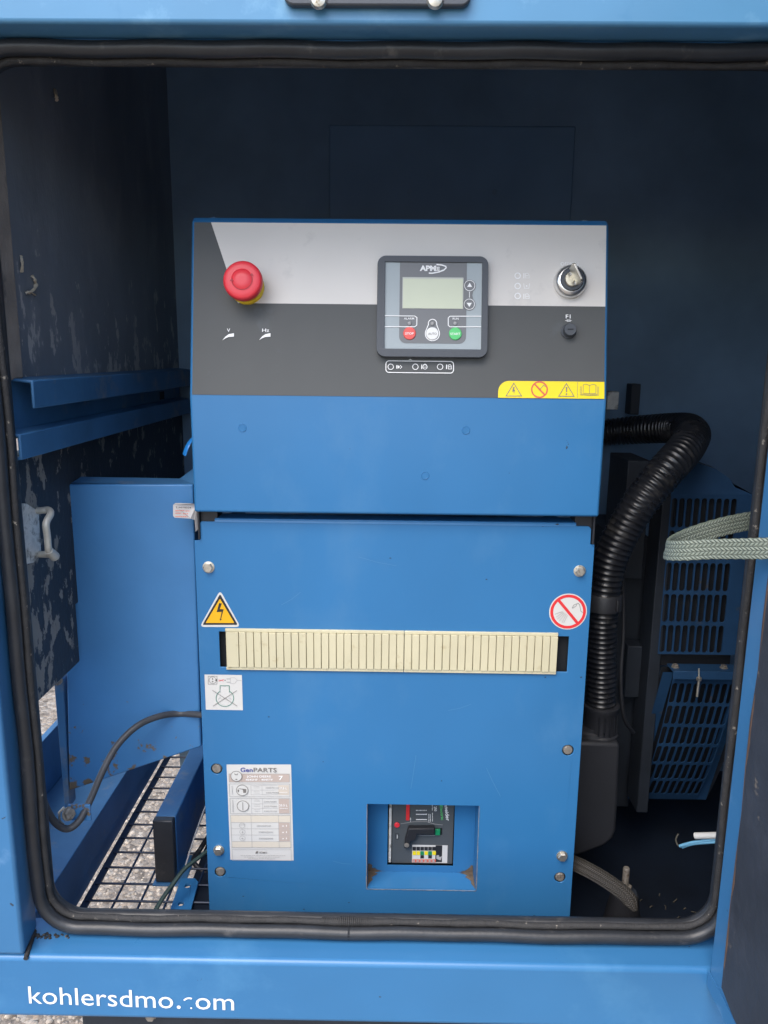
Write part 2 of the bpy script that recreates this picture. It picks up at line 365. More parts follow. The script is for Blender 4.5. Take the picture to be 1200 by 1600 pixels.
def hex_bolt(pos, axis, r, parent, m='zinc', name='bolt', washer=True, h=None):
    h = h or r*.75; b = MB()
    if washer: b.lathe(pos, axis, [(r*1.22, 0), (r*1.22, r*.16), (r*1.1, r*.2)], 24)
    b.lathe(V(pos)+V(axis).normalized()*(r*.2 if washer else 0), axis, [(r, 0), (r, h*.8), (r*.86, h)], 6)
    return b.build(name, M[m], parent, smooth=25)

# ================================================================== ground
X0 = MB().add([(-60, -60, -1.32), (60, -60, -1.32), (60, 60, -1.32), (-60, 60, -1.32)], [(0, 1, 2, 3)]).build('ground', M['ground'])
tag(X0, 'speckled exposed aggregate ground seen under and beside the enclosure', kind='structure')

# ================================================================== generator enclosure
YF, YS = -.188, -.150          # front skin, seal plane
ZH, ZS = .263, -.620           # header underside, sill top
enc = empty('generator_enclosure', (0, 0, -.76), 'blue sheet metal generator enclosure with open doorway, rubber door seal and foam lined walls', 'enclosure')
hd = MB().box(-.80, .80, YF, -.128, ZH, .50).build('header', M['blue_veiled'], enc, bevel=.0035, bseg=3)
MB().box(-.80, .80, -.158, -.1505, ZH-.0035, ZH-.0002).build('drip_lip', M['blue_out'], enc, bevel=.001)
PF = Plane((0, YF, 0), (1, 0, 0), (0, 0, 1))
a = PF.uv(445, 14); b_ = PF.uv(735, 10)
u0, u1, v0 = a[0], b_[0], a[1]; rr = .008
L = [(u0+rr-rr*cos(t), v0+rr-rr*sin(t)) for t in [pi/2*k/6 for k in range(7)]]
L2 = [(u1-rr+rr*sin(t), v0+rr-rr*cos(t)) for t in [pi/2*k/6 for k in range(7)]]
pts = [PF.P(*p, .0075) for p in L+L2] + [PF.P(u1, v0+.075, .0075), PF.P(u0, v0+.075, .0075)]
hp = MB().prism(pts, (0, .0073, 0)).build('hinge_plate', M['bezel'], enc, bevel=.0015)
PH = Plane((0, YF-.0075, 0), (1, 0, 0), (0, 0, 1))
for q in ((498, 1), (680, 1)):
    b = MB(); c = PH.hit(*q); b.lathe(c, (0, -1, 0), [(.0068, 0), (.0068, .001), (.0055, .003), (.002, .004)], 20); b.build('bolt', M['zinc'], hp, smooth=40)
# sill with its lettering
sill = MB().box(-.80, .80, YF, -.128, -.695, ZS).build('sill', M['blue_sill'], enc, bevel=.0055, bseg=4)
BOLD = 0.0
t = MB(); t.text(PF, 'kohlersdmo', (46, 1567), (271, 1575), 31, 2); 
t.disc(PF, (279.5, 1573), .0021, 2)
t.disc(PF, (296, 1567), .0074, 2, rin=.0054, a0=pi*.35, a1=pi*.82, seg=10)     # the c is mostly scratched away
t.disc(PF, (299, 1574.5), .0011, 2)
t.text(PF, 'om', (306, 1576), (366, 1578), 31, 2)
t.decal('lettering', M['vinyl'], sill)
BOLD = .012
# posts
lp = MB().add([(x, y, z) for z in (ZS+.0015, .2628) for x, y in ((-.62, YF-.0005), (-.381, YF-.0005), (-.3865, YS+.004), (-.62, YS+.004))],
              [(0, 1, 5, 4), (1, 2, 6, 5), (2, 3, 7, 6), (3, 0, 4, 7), (0, 3, 2, 1), (4, 5, 6, 7)])
lp.build('door_post', M['blue_out'], enc, bevel=.004, bseg=3)
MB().box(.368, .70, -.166, -.128, ZS+.0015, .2628).build('door_post', M['blue_out'], enc, bevel=.003)
# black sealant where the post stands on the sill
b = MB(); pth = [(-.3795, YF-.0015, ZS-.001), (-.3815, -.178, ZS+.001), (-.384, -.166, ZS+.001), (-.387, -.153, ZS+.0015)]
b.tube(smooth_path(pth, 4), [.0022+.0009*random.random() for _ in range(13)], 8); b.build('sealant_bead', M['rubber_grit'], enc, smooth=60)
b = MB()
for i in range(26):
    x = -.386+random.random()**1.5*.04; y = -.155-random.random()*.007; r = .0008+random.random()*.0019
    b.lathe((x, y, ZS), (0, 0, 1), [(r, 0), (r*.8, r*.5), (r*.2, r*.8)], 6)
tag(b.build('corner_grit', M['rubber_grit'], enc), kind='stuff')
# seal: a lip and a bulb swept round the opening
def ring(out, y, n=10, wob=0.):
    x0, x1, z0, z1 = -.366-out, .345+out, -.600-out, .2445+out; rad = .030+out; L = []
    for cx, cz, s0 in ((x1-rad, z0+rad, -pi/2), (x1-rad, z1-rad, 0), (x0+rad, z1-rad, pi/2), (x0+rad, z0+rad, pi)):
        for k in range(n+1): t = s0+pi/2*k/n; L.append(V((cx+rad*cos(t), y, cz+rad*sin(t))))
    out_ = []
    for i in range(len(L)):
        p, q = L[i], L[(i+1) % len(L)]; m = max(1, int((q-p).length/.012))
        for k in range(m): out_.append(p.lerp(q, k/m))
    if wob:
        for i, p in enumerate(out_):
            ph = p.x*31+p.z*27; p.x += wob*sin(ph*1.3); p.z += wob*sin(ph*1.9+1)*.8; p.y += wob*sin(ph*.9+2)
    return out_
b = MB(); b.tube(ring(.0110, -.1560, wob=.0006), .0069, 14, closed=True, upv=(0, 1, 0))
seal = b.build('door_seal', M['rubber'], enc, smooth=60)
rl = ring(.0036, -.1485, wob=.0007)
b = MB(); b.tube(rl, [.0037*(1+.10*random.uniform(-1, 1)) for _ in rl], 10, closed=True, upv=(0, 1, 0)); b.build('seal_lip', M['rubber_grit'], seal, smooth=60)
b = MB(); b.tube(ring(.0095, -.139), .0075, 8, closed=True, upv=(0, 1, 0)); b.build('seal_channel', M['rubber'], seal, smooth=60)
# butt joint of the seal at the bottom
c = PY(545, 1452, -.158)
b = MB(); b.tube([(c.x-.0011, -.1563, -.6112), (c.x+.0011, -.1563, -.6112)], .0072, 14); b.build('joint_gap', M['hole'], seal, smooth=60)
b = MB()
for k in range(26):
    x = c.x-.030+k*.0022; b.tube([(x, -.1485, -.6035), (x+.0015, -.1485, -.6035)], .0040+.0010*random.random()+.0012*math.exp(-((k-13)/5)**2), 9)
b.build('seal_binding', M['rubber_grit'], seal, smooth=60)

# ---- shell around the interior
XL = -.388
MB().box(XL-.03, XL, -.135, .52, -.085, .47).build('foam_wall', M['foam'], enc)
MB().box(XL+.0005, XL+.010, -.135, -.090, -.028, .47).build('foam_edge', M['foam_dust'], enc, bevel=.003)
MB().box(XL-.03, XL+.002, -.02, .52, -.30, -.0855).build('foam_wall', M['foam_low'], enc)
fp = MB().box(XL-.02, -.3835, -.140, .006, -.372, -.104).build('foam_panel', M['foam_low'], enc, bevel=.002)
MB().box(XL-.02, -.3826, -.1395, -.110, -.371, -.105).build('foam_edge', M['foam_dust'], enc, bevel=.002)
MB().box(-.46, .78, -.128, .56, .47, .49).build('roof_lining', M['navy_dark'], enc)
MB().box(-.42, .78, .52, .55, -.85, .47).build('back_wall', M['navy_dark'], enc)
c0, c1 = PY(515, 372, .515), PY(900, 197, .515)
MB().box(c0.x, c1.x, .5165, .5198, -.30, c1.z).build('back_panel', M['navy'], enc, bevel=.002)
for q in ((640, 299), (773, 300)):
    c = PY(*q, .5165); b = MB(); b.lathe((c.x, .5165, c.z), (0, -1, 0), [(.0045, 0), (.0045, .001), (.002, .0014)], 14); b.build('rivet', M['navy_dark'], enc, smooth=40)
MB().box(.72, .75, -.128, .52, -.85, .47).build('side_wall', M['navy'], enc)
MB().box(.26, .72, -.10, .52, -.83, -.80).build('floor_pan', M['pan'], enc)
MB().box(-.23, .26, .02, .52, -.83, -.80).build('floor_pan', M['pan'], enc)
MB().box(-.276, -.2312, -.125, .52, -.80, -.7225).build('floor_pan', M['pan'], enc)
# scraps of foam facing that have torn loose
for ql in (((50, 431), (54, 436), (56, 444), (53, 452), (45, 458)), ((40, 458), (47, 456), (55, 461)), ((33, 400), (35, 412), (34, 425)), ((86, 140), (88, 150), (89, 158))):
    b = MB(); pp = [PX(*q, XL+.001+.003*(k % 2)) for k, q in enumerate(ql)]; sp_ = smooth_path(pp, 5)
    b.tube(sp_, [.0022*(.5+.7*random.random()) for _ in sp_], 7, flat=.5); b.build('torn_foam', M['torn'], enc, smooth=60)
# ---- rails on the left wall
b = MB()
def angle(b, pts, y0, y1, th=.003):
    # open sheet profile in X-Z, thickened and extruded along Y
    n = len(pts); q = [V((p[0], 0, p[1])) for p in pts]; off = []
    for i in range(n):
        d1 = (q[i]-q[i-1]).normalized() if i else (q[1]-q[0]).normalized(); d2 = (q[i+1]-q[i]).normalized() if i < n-1 else d1
        n1, n2 = V((-d1.z, 0, d1.x)), V((-d2.z, 0, d2.x)); m = (n1+n2).normalized(); off.append(q[i]+m*(th/max(.4, m.dot(n1))))
    loop = q+off[::-1]; b.prism([V((p.x, y0, p.z)) for p in loop], (0, y1-y0, 0)); return b
angle(b, [(XL+.001, -.0285), (-.3625, -.0305), (-.3625, -.0555)], -.112, .50)
b.build('support_rail', M['blue_in'], enc, bevel=.0012)
MB().box(XL-.01, XL+.004, -.138, .50, -.0862, -.0295).build('wall_rail', M['blue_in'], enc)
b = MB(); angle(b, [(XL+.004, -.0795), (-.3675, -.0815), (-.3675, -.1010), (-.376, -.1020)], -.137, .50)
lr = b.build('support_rail', M['blue_in'], enc, bevel=.001)
for q in ((88, 668), (97, 666), (188, 638)):
    c = PX(*q, -.3643); hex_bolt(c, (1, 0, 0), .0046, lr, 'zinc_dull')
c = PX(253, 618, -.3643); MB().box(-.3645, -.3641, c.y-.012, c.y+.012, c.z-.006, c.z+.006).build('slot', M['hole'], lr)
c = PX(9, 621, XL+.004); hex_bolt(c, (1, 0, 0), .0045, enc, 'zinc_dull')
# ---- latch striker on the foam panel
PW = Plane((-.3815, 0, 0), (0, 1, 0), (0, 0, 1))
out = [(22, 785), (43, 787), (56.5, 796), (61, 801), (65, 864), (53, 879), (32, 884)]
b = MB(); b.prism([PW.hit(*q) for q in out][::-1], (-.003, 0, 0))
st = b.build('striker_plate', M['galv'], enc, bevel=.0008)
A = PW.hit(58, 798); B = PW.hit(62, 866)
top = PX(76, 797, -.369); t2 = PX(79, 803, -.364); mid = PX(72, 818, -.364); low = PX(76, 860, -.364); e = PX(78, 866, -.369)
b = MB(); b.tube(smooth_path([A, (A+top)/2, top, t2, mid, (mid+low)/2, low, e, B], 6), .0037, 12); b.build('striker_loop', M['rod'], st, smooth=60)
e2 = PX(86, 870, -.363); b = MB(); b.tube([low, e2], [.0045, .0052], 12); b.build('rod_end', M['rod'], st, smooth=60)
# ---- left floor: channel, wire mesh, flat bar
ZM = -.72
b = MB(); angle(b, [(-.52, -.660), (-.4260, -.6605), (-.4195, -.722)], -.12, .55, .004); ch = b.build('floor_channel', M['blue_in'], enc, bevel=.001)
MB().box(-.530, -.5202, -.12, .55, -.76, -.57).build('floor_channel', M['blue_in'], enc, bevel=.001)
hex_bolt(PX(98, 1405, -.4245), (1, 0, 0), .0075, ch, 'zinc_dull')
hex_bolt(PX(149, 1308, -.4225), (1, 0, 0), .005, ch, 'zinc_dull')
gr = MB().box(-.4105, -.401, -.11, .55, ZM-.003, ZM).build('mesh_floor', M['wire_shaded'], enc)
xs = [-.368, -.3335, -.299, -.2645, -.2305]
rod = MB(); rod.tube([(xs[0], -.11, ZM-.0015), (xs[0], .55, ZM-.0015)], .0016, 6); r0 = rod.build('mesh_wire', M['wire_shaded'], gr, smooth=60)
for x in xs[1:]: dup(r0, (x-xs[0], 0, 0))
ys = [-.081+.0341*k for k in range(18)]
rod = MB(); rod.tube([(-.406, ys[0], ZM+.0012), (-.229, ys[0], ZM+.0012)], .0016, 6); r1 = rod.build('mesh_wire', M['wire_shaded'], gr, smooth=60)
for y in ys[1:]: dup(r1, (0, y-ys[0], 0))
# ---- chassis under the sill
MB().box(-.345, .80, -.150, -.05, -1.05, -.6955).build('chassis_rail', M['iron'], enc, bevel=.004)
b = MB(); b.lathe((-.262, -.153, -.716), (0, -1, 0), [(.008, 0), (.008, .006), (.005, .008), (.005, .012)], 6); b.build('bolt', M['zinc_dull'], enc, smooth=30)

# ================================================================== open door on the right
XD, YD = .3315, -.190
dr = empty('enclosure_door', (XD+.02, YD-.3, -.64), 'opened blue door lined with scuffed dark foam, at the right edge', 'door')
zb = -.638
b = MB(); th = .036
b.box(XD, XD+th, -.78, YD, zb, .46); b.build('door_shell', M['blue_out'], dr, bevel=.002)
# ragged foam sheet glued inside the door, a little proud of the lip
n = 44; edge = []
for k in range(n+1):
    t = k/n; z = zb+.030+t*(.44-(zb+.030)); edge.append((YD-.0350+.0011*sin(k*2.1)+.0013*random.uniform(-1, 1)-.004*max(0, .12-t), z))
bot = [(-.77+(YD-.0375+.77)*k/20, zb+.024+.0012*random.uniform(-1, 1)) for k in range(20)]
loop = [V((XD-.0035, y, z)) for y, z in bot+edge] + [V((XD-.0035, -.77, .44))]
b = MB(); b.prism(loop, (.0032, 0, 0)); b.build('foam_lining', M['foam_door'], dr)
b = MB(); b.tube([V((XD-.0015, y+.0006, z)) for y, z in bot[::2]+edge[::2]], [.0017+.0012*random.random() for _ in bot[::2]+edge[::2]], 6)
b.build('glue_edge', M['rust_edge'], dr, smooth=60)
b = MB(); b.box(XD-.0012, XD-.0002, -.78, YD+.001, zb-.001, zb+.018); b.build('bottom_lip', M['blue_out'], dr)

# ================================================================== control console (upper box)
con = empty('control_console', (0, .1, -.185), 'blue control console with grey sloping faceplate, red emergency stop, key switch and display', 'control console')
XL0, XR0 = -.2305, .2342
YL = -.014; YT = .0250; zf = -.0473; zt = .1447; zl = -.1790
prof = [(YL, zl), (YL, zf), (YT, zt), (YT+.006, zt+.0045), (.30, zt+.0045), (.30, zl)]
b = MB(); b.prism([V((XL0, y, z)) for y, z in prof], (XR0-XL0, 0, 0)); b.build('housing', M['blue'], con, bevel=.0028, bseg=3)
U = V((1, 0, 0)); Vv = V((0, YT-YL, zt-zf)).normalized()
PC = Plane((0, YL, zf), U, Vv); PL = Plane((0, YL, 0), (1, 0, 0), (0, 0, 1))
b = MB(); a0 = .0032; top = (zt-zf)/Vv.z-.0015
b.keep = True; b.add([PC.P(XL0+a0, .0022, 2*LAY), PC.P(XR0-a0, .0022, 2*LAY), PC.P(XR0-a0, top, 2*LAY), PC.P(XL0+a0, top, 2*LAY)], [(0, 1, 2, 3)])
fpl = b.build('faceplate', M['film_dark'], con)
k0 = PC.uv(330, 347); k1 = PC.uv(353, 418); k2 = PC.uv(372, 474); k3 = PC.uv(946, 479)
b = MB(); b.keep = True
b.add([PC.P(k2[0], k2[1], 3*LAY), PC.P(XR0-a0, k2[1], 3*LAY), PC.P(XR0-a0, top, 3*LAY), PC.P(k0[0], top, 3*LAY)], [(0, 1, 2, 3)])
b.build('silver_area', M['film_silver'], fpl)
# printed legend on the faceplate
t = MB(); H = 5
mm = .001
for cx in (358, 415):
    t.text(PC, 'V' if cx == 358 else 'Hz', (cx-3 if cx == 358 else cx-5, 519), (cx+2 if cx == 358 else cx+6, 519), 5.2, H)
    bx = cx-10
    t.poly(PC, [(bx, 532), (bx+5, 526), (bx+10, 522.6), (bx+18, 521), (bx+18, 526.5), (bx+10, 527), (bx+5, 529)], H)
    t.decal('adjuster_legend', M['white'], fpl); t = MB()
for cy in (431.5, 447.5, 463):
    t.disc(PC, (808.5, cy), .0036, H, rin=.0024)
def pump(t, x, y):      # small jug and bar symbols, read as small marks
    t.rect(PC, x, y-4, x+1.3, y+4, H); t.line(PC, [(x+3, y-3.5), (x+6.5, y-4), (x+9, y-1), (x+9, y+3.5), (x+3.5, y+3.5)], .0006, H, True); t.rect(PC, x+3.5, y-.5, x+8, y+.6, H)
pump(t, 817.5, 431.5); pump(t, 817.5, 463.5)
t.line(PC, [(818, 443.5), (819, 451), (826, 451), (827, 443.5)], .0006, H); t.disc(PC, (822.5, 447.5), .0009, H); 
t.decal('lamp_legend', M['white'], fpl); t = MB()
t.text(PC, 'OFF/ON', (875.5, 415.5), (903, 415.5), 5, H)
t.decal('switch_legend', M['white'], fpl); t = MB()
t.text(PC, 'F1', (883.5, 498), (891, 498), 6, H)
t.line(PC, [(882.5, 501.5), (893, 501.5)], .0004, H); t.line(PC, [(885.5, 500.2), (890.5, 500.2), (890.5, 502.8), (885.5, 502.8)], .0004, H, True)
t.decal('fuse_legend', M['white'], fpl); t = MB()
t.rrect(PC, 602.5, 563.5, 709, 584, .004, H, ring=.0009)
t.poly(PC, [(638, 563.5), (641, 561), (644.5, 563.5), (641.2, 562.3)], H)
for cx in (610.5, 649, 687.5): t.disc(PC, (cx, 573.5), .0034, H, rin=.0027)
t.rect(PC, 619.5, 571, 621, 576.5, H); t.poly(PC, [(622, 571), (625, 573.8), (622, 576.5)], H); t.line(PC, [(625, 571), (628, 573.8), (625, 576.5)], .0006, H)
t.rect(PC, 658.3, 570, 659.6, 577, H); t.disc(PC, (664, 573.8), .0027, H, rin=.0021); t.line(PC, [(661, 571), (664, 569), (667, 571)], .0006, H); t.line(PC, [(660.6, 574), (667.4, 574)], .0005, H)
t.rect(PC, 697, 570, 698.3, 577, H); t.line(PC, [(700, 571), (703, 570), (705, 572), (705, 577), (700.5, 577)], .0006, H, True); t.rect(PC, 701, 573, 704, 574, H)
t.decal('lamp_box_legend', M['white'], fpl)
# yellow warning strip
b = MB(); c1 = PC.uv(778, 623); rr_ = .012
ub = c1[0]; vb = .0022; vt = PC.uv(800, 595.5)[1]; L = [(XR0-a0, vb), (XR0-a0, vt)] + [(ub+rr_-rr_*sin(q), vt-rr_+rr_*cos(q)) for q in [pi/2*k/8 for k in range(9)]] + [(ub, vb)]
b.keep = True; b.add([PC.P(*p, 4*LAY) for p in L], [tuple(range(len(L)))]); ws = b.build('warning_strip', M['label_yellow'], fpl)
t = MB()
def tri(t, pl, cx, y0, y1, hw, wd, h): t.line(pl, [(cx, y0), (cx+hw, y1), (cx-hw, y1)], wd, h, True)
tri(t, PC, 802.5, 599, 619, 12, .0008, H); tri(t, PC, 884.5, 599.5, 619.5, 12, .0008, H)
t.poly(PC, [(801.5, 605), (804, 605), (802.3, 609.5), (804.5, 609), (802.2, 616.5), (802.4, 611.5), (800, 612.2)], H)
t.poly(PC, [(883.5, 605), (886, 605), (885.3, 613), (884.2, 613)], H); t.disc(PC, (884.7, 616), .0009, H)
t.line(PC, [(902, 597.5), (901.5, 622)], .0004, H)
t.line(PC, [(920.5, 602.5), (920.5, 615.5)], .0005, H); t.line(PC, [(920.5, 602.5), (915, 600.5), (911, 601.5), (910.5, 614.5), (920.5, 615.5), (930.5, 615), (930.5, 602), (926, 600.8)], .0005, H, True)
for k in (1, 2): t.line(PC, [(910.5-k*2, 602.5+k*.7), (909.8-k*2, 615+k*1.1), (920.5, 616+k*1.2), (931+k*2, 615.5+k*1.1), (930.5+k*2, 603+k*.7)], .0004, H)
t.line(PC, [(843, 609), (849, 602), (853, 605)], .0006, H)
t.decal('strip_symbols', M['ink_soft'], fpl)
t = MB(); t.disc(PC, (842.5, 609), .0094, H, rin=.0078); t.line(PC, [(835, 600.5), (850.5, 617)], .0018, H); t.decal('strip_prohibition', M['red_soft'], fpl)
# hole plugs on the blue face
for q in ((378.5, 668.5), (728, 672), (664, 743)):
    c = PL.hit(*q); b = MB(); b.lathe(c, (0, -1, 0), [(.0048, 0), (.0046, .0006), (.0040, .0007), (.0036, .0004)], 24); b.build('hole_plug', M['blue'], con, smooth=30)
for q in ((333, 344), (914, 348)):
    c = PY(*q, .033); b = MB(); b.lathe((c.x, .036, zt+.0043), (0, 0, 1), [(.004, 0), (.0036, .0012), (.0018, .002)], 16); b.build('rivet', M['blue_in'], con, smooth=50)
# emergency stop
NC = PC.N
es = MB(); c = PC.hit(386.5, 449.5); es.lathe(c, NC, [(.0192, .0005), (.0192, .004), (.0185, .005), (.0172, .0053), (.0172, .010), (.0158, .011), (.0158, .018), (.0140, .020)], 40)
es0 = es.build('emergency_stop', M['yellow'], con, smooth=35)
b = MB(); b.lathe(c, NC, [(.012, .0175), (.0195, .0182), (.0209, .0200), (.0213, .0230), (.0211, .0270), (.0203, .0292), (.0185, .0303), (.0150, .0308), (.0116, .0310), (.0112, .0305), (.0108, .0310), (.004, .0312)], 48)
hd_ = b.build('stop_head', M['red'], es0, smooth=50)
b = MB(); pe = Plane(c+NC*.0316, U, Vv); b.keep = True
for a0_, a1_ in ((-pi*.95, pi*.12), ):
    b.add([pe.P(r_*cos(a0_+(a1_-a0_)*k/26), r_*sin(a0_+(a1_-a0_)*k/26)) for k in range(27) for r_ in (.0108, .0116)], [(2*k, 2*k+1, 2*k+3, 2*k+2) for k in range(26)])
for a_ in (-pi*.95, pi*.12):
    p0 = V((.0112*cos(a_), .0112*sin(a_), 0)); b.add([pe.P(p0.x-.002, p0.y), pe.P(p0.x+.0022, p0.y-.0006), pe.P(p0.x+.0004, p0.y+.0028)], [(0, 1, 2)])
b.build('turn_arrow', M['red_dark'], es0)
# key switch
c = PC.hit(889.5, 442); b = MB()
b.lathe(c, NC, [(.0172, .0005), (.0178, .002), (.0178, .007), (.0170, .0105), (.0145, .0130), (.0130, .0133), (.0126, .0110)], 40); ks = b.build('key_switch', M['chrome'], con, smooth=35)
b = MB(); b.lathe(c, NC, [(.0127, .010), (.0125, .0128), (.0119, .0136), (.0085, .0136)], 36); b.build('switch_cap', M['bezel'], ks, smooth=35)
b = MB(); b.lathe(c, NC, [(.0084, .0125), (.0084, .0150), (.0076, .0160), (.0020, .0160)], 30); b.build('lock_barrel', M['brass'], ks, smooth=35)
kd = (U*.42+Vv*-.90).normalized(); kn = kd.cross(NC).normalized()
def kbox(b, u0, u1, h0, h1, th): return b.add([c+kd*u+NC*h+kn*s_ for s_ in (-th, th) for u, h in ((u0, h0), (u1, h0), (u1, h1), (u0, h1))], [(0, 1, 2, 3), (7, 6, 5, 4), (0, 4, 5, 1), (1, 5, 6, 2), (2, 6, 7, 3), (3, 7, 4, 0)])
b = MB(); kbox(b, -.0035, .0035, .014, .022, .0009)
hl = [(-.010+0, .022), (.009, .022), (.0105, .025), (.0105, .038), (.009, .041), (-.009, .041), (-.0105, .038), (-.0105, .025)]
b.prism([c+kd*u+NC*h+kn*.0011 for u, h in hl], kn*-.0022); b.build('key', M['brass'], ks, bevel=.0004)
# fuse holder
c = PC.hit(888, 518); b = MB(); b.lathe(c, NC, [(.0085, .0005), (.0085, .0025), (.0076, .0032), (.0072, .0034), (.0070, .0095), (.0064, .0105)], 32); fh = b.build('fuse_holder', M['bezel'], con, smooth=35)
pf = Plane(c+NC*.0107, U, Vv); b = MB(); b.keep = True; b.add([pf.P(-.0032, -.0006), pf.P(.0032, -.0006), pf.P(.0032, .0006), pf.P(-.0032, .0006)], [(0, 1, 2, 3)]); b.build('slot', M['hole'], fh)
# ---- display module
bz = .0105
L = rr_uv(PC, 589.5, 399, 762, 559, .0095); L = [(u, v) for u, v in L]
PB = Plane(PC.P(0, 0, bz), U, Vv)
oL = rr_uv(PB, 590, 399, 761.5, 558.5, .0095); iL = rr_uv(PB, 602, 408.5, 752, 546, .0012)
b = MB(); b.prism([PB.P(*p) for p in oL], -NC*(bz-2.5*LAY), [[PB.P(*p) for p in iL]]); md = b.build('display_module', M['bezel'], con, bevel=.0022, bseg=3)
PM = Plane(PC.P(0, 0, bz-.0022), U, Vv)
b = MB(); b.rrect(PM, 600.5, 407.5, 753.5, 547, .001); b.decal('module_face', M['module_grey'], md)
z2 = lambda x, y: (570+x*.18333, 380+y*.18333)
b = MB(); q0 = PM.uv(*z2(300, 150)); q1 = PM.uv(*z2(862, 858)); rr_ = .0075
L = [(q0[0], q0[1])] + [(q0[0]+rr_-rr_*cos(k*pi/12), q1[1]+rr_-rr_*sin(k*pi/12)) for k in range(7)] + [(q1[0]-rr_+rr_*sin(k*pi/12), q1[1]+rr_-rr_*cos(k*pi/12)) for k in range(7)] + [(q1[0], q0[1])]
b.add([PM.P(*p, LAY) for p in L], [tuple(range(len(L)))])
for zc in ((893, 365), (890, 522)): b.disc(PM, z2(*zc), .0070, 1)
b.poly(PM, [z2(895, 330), z2(935, 365), z2(915, 445), z2(935, 522), z2(895, 560), z2(850, 520), z2(850, 365)], 1.5)
b.decal('module_panel', M['module_dark'], md)
b = MB(); b.rect(PM, *z2(322, 290), *z2(838, 562), 2); b.decal('screen_frame', M['lcd_edge'], md)
b = MB(); b.rect(PM, *z2(328, 303), *z2(832, 560), 3); b.decal('screen', M['lcd'], md)
t = MB()
BOLD = .045
t.text(PM, 'APM', z2(468, 236), z2(606, 238), 8.2, 3); t.text(PM, '303', z2(609, 237), z2(636, 238), 6.5, 3)
BOLD = .012
t.line(PM, [z2(610, 184), z2(655, 188), z2(690, 200), z2(693, 212), z2(672, 232), z2(630, 248), z2(575, 258), z2(545, 257)], .0014, 3)
t.line(PM, [z2(545, 257), z2(590, 255), z2(635, 243), z2(668, 228)], .0007, 3.2)
t.decal('brand_print', M['white'], md); t = MB()
for zc, d in (((893, 363), -1), ((890, 522), 1)):
    t.disc(PM, z2(*zc), .0060, 3, rin=.0054); x, y = zc; t.poly(PM, [z2(x-22, y-d*12), z2(x+22, y-d*12), z2(x, y+d*24)], 3)
t.line(PM, [z2(892, 415), z2(891, 465)], .0006, 3)
t.decal('scroll_print', M['white'], md); t = MB()
t.line(PM, [z2(170, 620), z2(425, 622), z2(444, 635), z2(443, 700), z2(425, 714), z2(168, 713)], .0009, 3)
t.line(PM, [z2(992, 624), z2(725, 624), z2(711, 638), z2(711, 702), z2(725, 714), z2(990, 714)], .0009, 3)
t.text(PM, 'ALARM', z2(333, 652), z2(420, 652), 3.1, 3); t.text(PM, 'RUN', z2(748, 653), z2(799, 653), 3.1, 3)
L = []
for k in range(13): a_ = -pi*.08+k*pi*1.16/12; L.append(z2(577+36*cos(a_), 686-36*sin(a_)))
for k in range(21): a_ = pi*.86+k*pi*1.28/20; L.append(z2(576+61*cos(a_), 772-61*sin(a_)))
t.line(PM, L, .0009, 3, True)
t.decal('lamp_frames', M['white'], md)
for zc in ((382, 684), (577, 686), (771, 685)):
    b = MB(); b.lathe(PM.hit(*z2(*zc)), NC, [(.0022, 3*LAY), (.0021, .0012), (.0012, .0016)], 14); b.build('indicator_led', M['led'], md, smooth=50)
for zc, mt, nm, tx, tm in (((381, 770), 'btn_red', 'stop_button', 'STOP', 'white'), ((576, 772), 'btn_white', 'auto_button', 'AUTO', 'ink_soft'), ((771, 773), 'btn_green', 'start_button', 'START', 'white')):
    c = PM.hit(*z2(*zc)); b = MB(); b.lathe(c, NC, [(.0070, 3*LAY), (.0070, .0012), (.0064, .0018), (.002, .0019)], 30); b.build(nm, M[mt], md, smooth=35)
    pb = Plane(c+NC*.0021, U, Vv); x, y = zc; t = MB(); hw = 42 if tx == 'START' else 36; t.text(pb, tx, z2(x-hw, y+9), z2(x+hw, y+9), 3.4, 0); t.decal('button_lettering', M[tm], md)
# black hinge brackets at the lower corners, with their bolts
for sx, x0, x1 in ((-1, (308, 801), (337, 812)), (1, (899, 806), (930, 818))):
    xa = XL0+.003 if sx < 0 else XR0-.003; xb = xa-sx*.020; lo, hi = min(xa, xb), max(xa, xb)
    b = MB(); b.box(lo, hi, .0030, .03, -.215, zl-.0003); b.box(min(xa, xa+sx*.0022), max(xa, xa+sx*.0022), -.0035, .03, -.214, zl+.03)
    hb = b.build('hinge_bracket', M['plastic'], con, bevel=.0006); hex_bolt((xa+sx*.003, .004, -.2035), (sx, 0, 0), .0065, hb, 'zinc')

# ================================================================== power cabinet (lower box)
cab = empty('power_cabinet', (0, .1, -.80), 'blue lower cabinet with cream blanking strip, warning stickers and square recess', 'cabinet')
P0 = Plane((0, 0, 0), (1, 0, 0), (0, 0, 1))
X0c, X1c, ztp, zbt = -.2352, .2350, -.1905, -.80
z_ = lambda px, py: P0.P(*P0.uv(px, py))
nl = (P0.uv(311.5, 845)[0], P0.uv(320, 844.5)[1]); nr = (P0.uv(922.5, 850)[0], P0.uv(920, 851)[1])
outer = [(X0c, zbt), (X1c, zbt), (X1c, nr[1]), (nr[0], nr[1]), (nr[0], ztp-.006), (nr[0]-.003, ztp-.0025), (nr[0]-.018, ztp-.0025), (nr[0]-.018, ztp+.0015),
         (nl[0]+.019, ztp+.0015), (nl[0]+.019, ztp-.0025), (nl[0]+.003, ztp-.0025), (nl[0], ztp-.006), (nl[0], nl[1]), (X0c, nl[1])]
sl0, sl1 = P0.uv(342, 987), P0.uv(884, 1050); rc = (-.0295, .1115, -.677, -.5560)
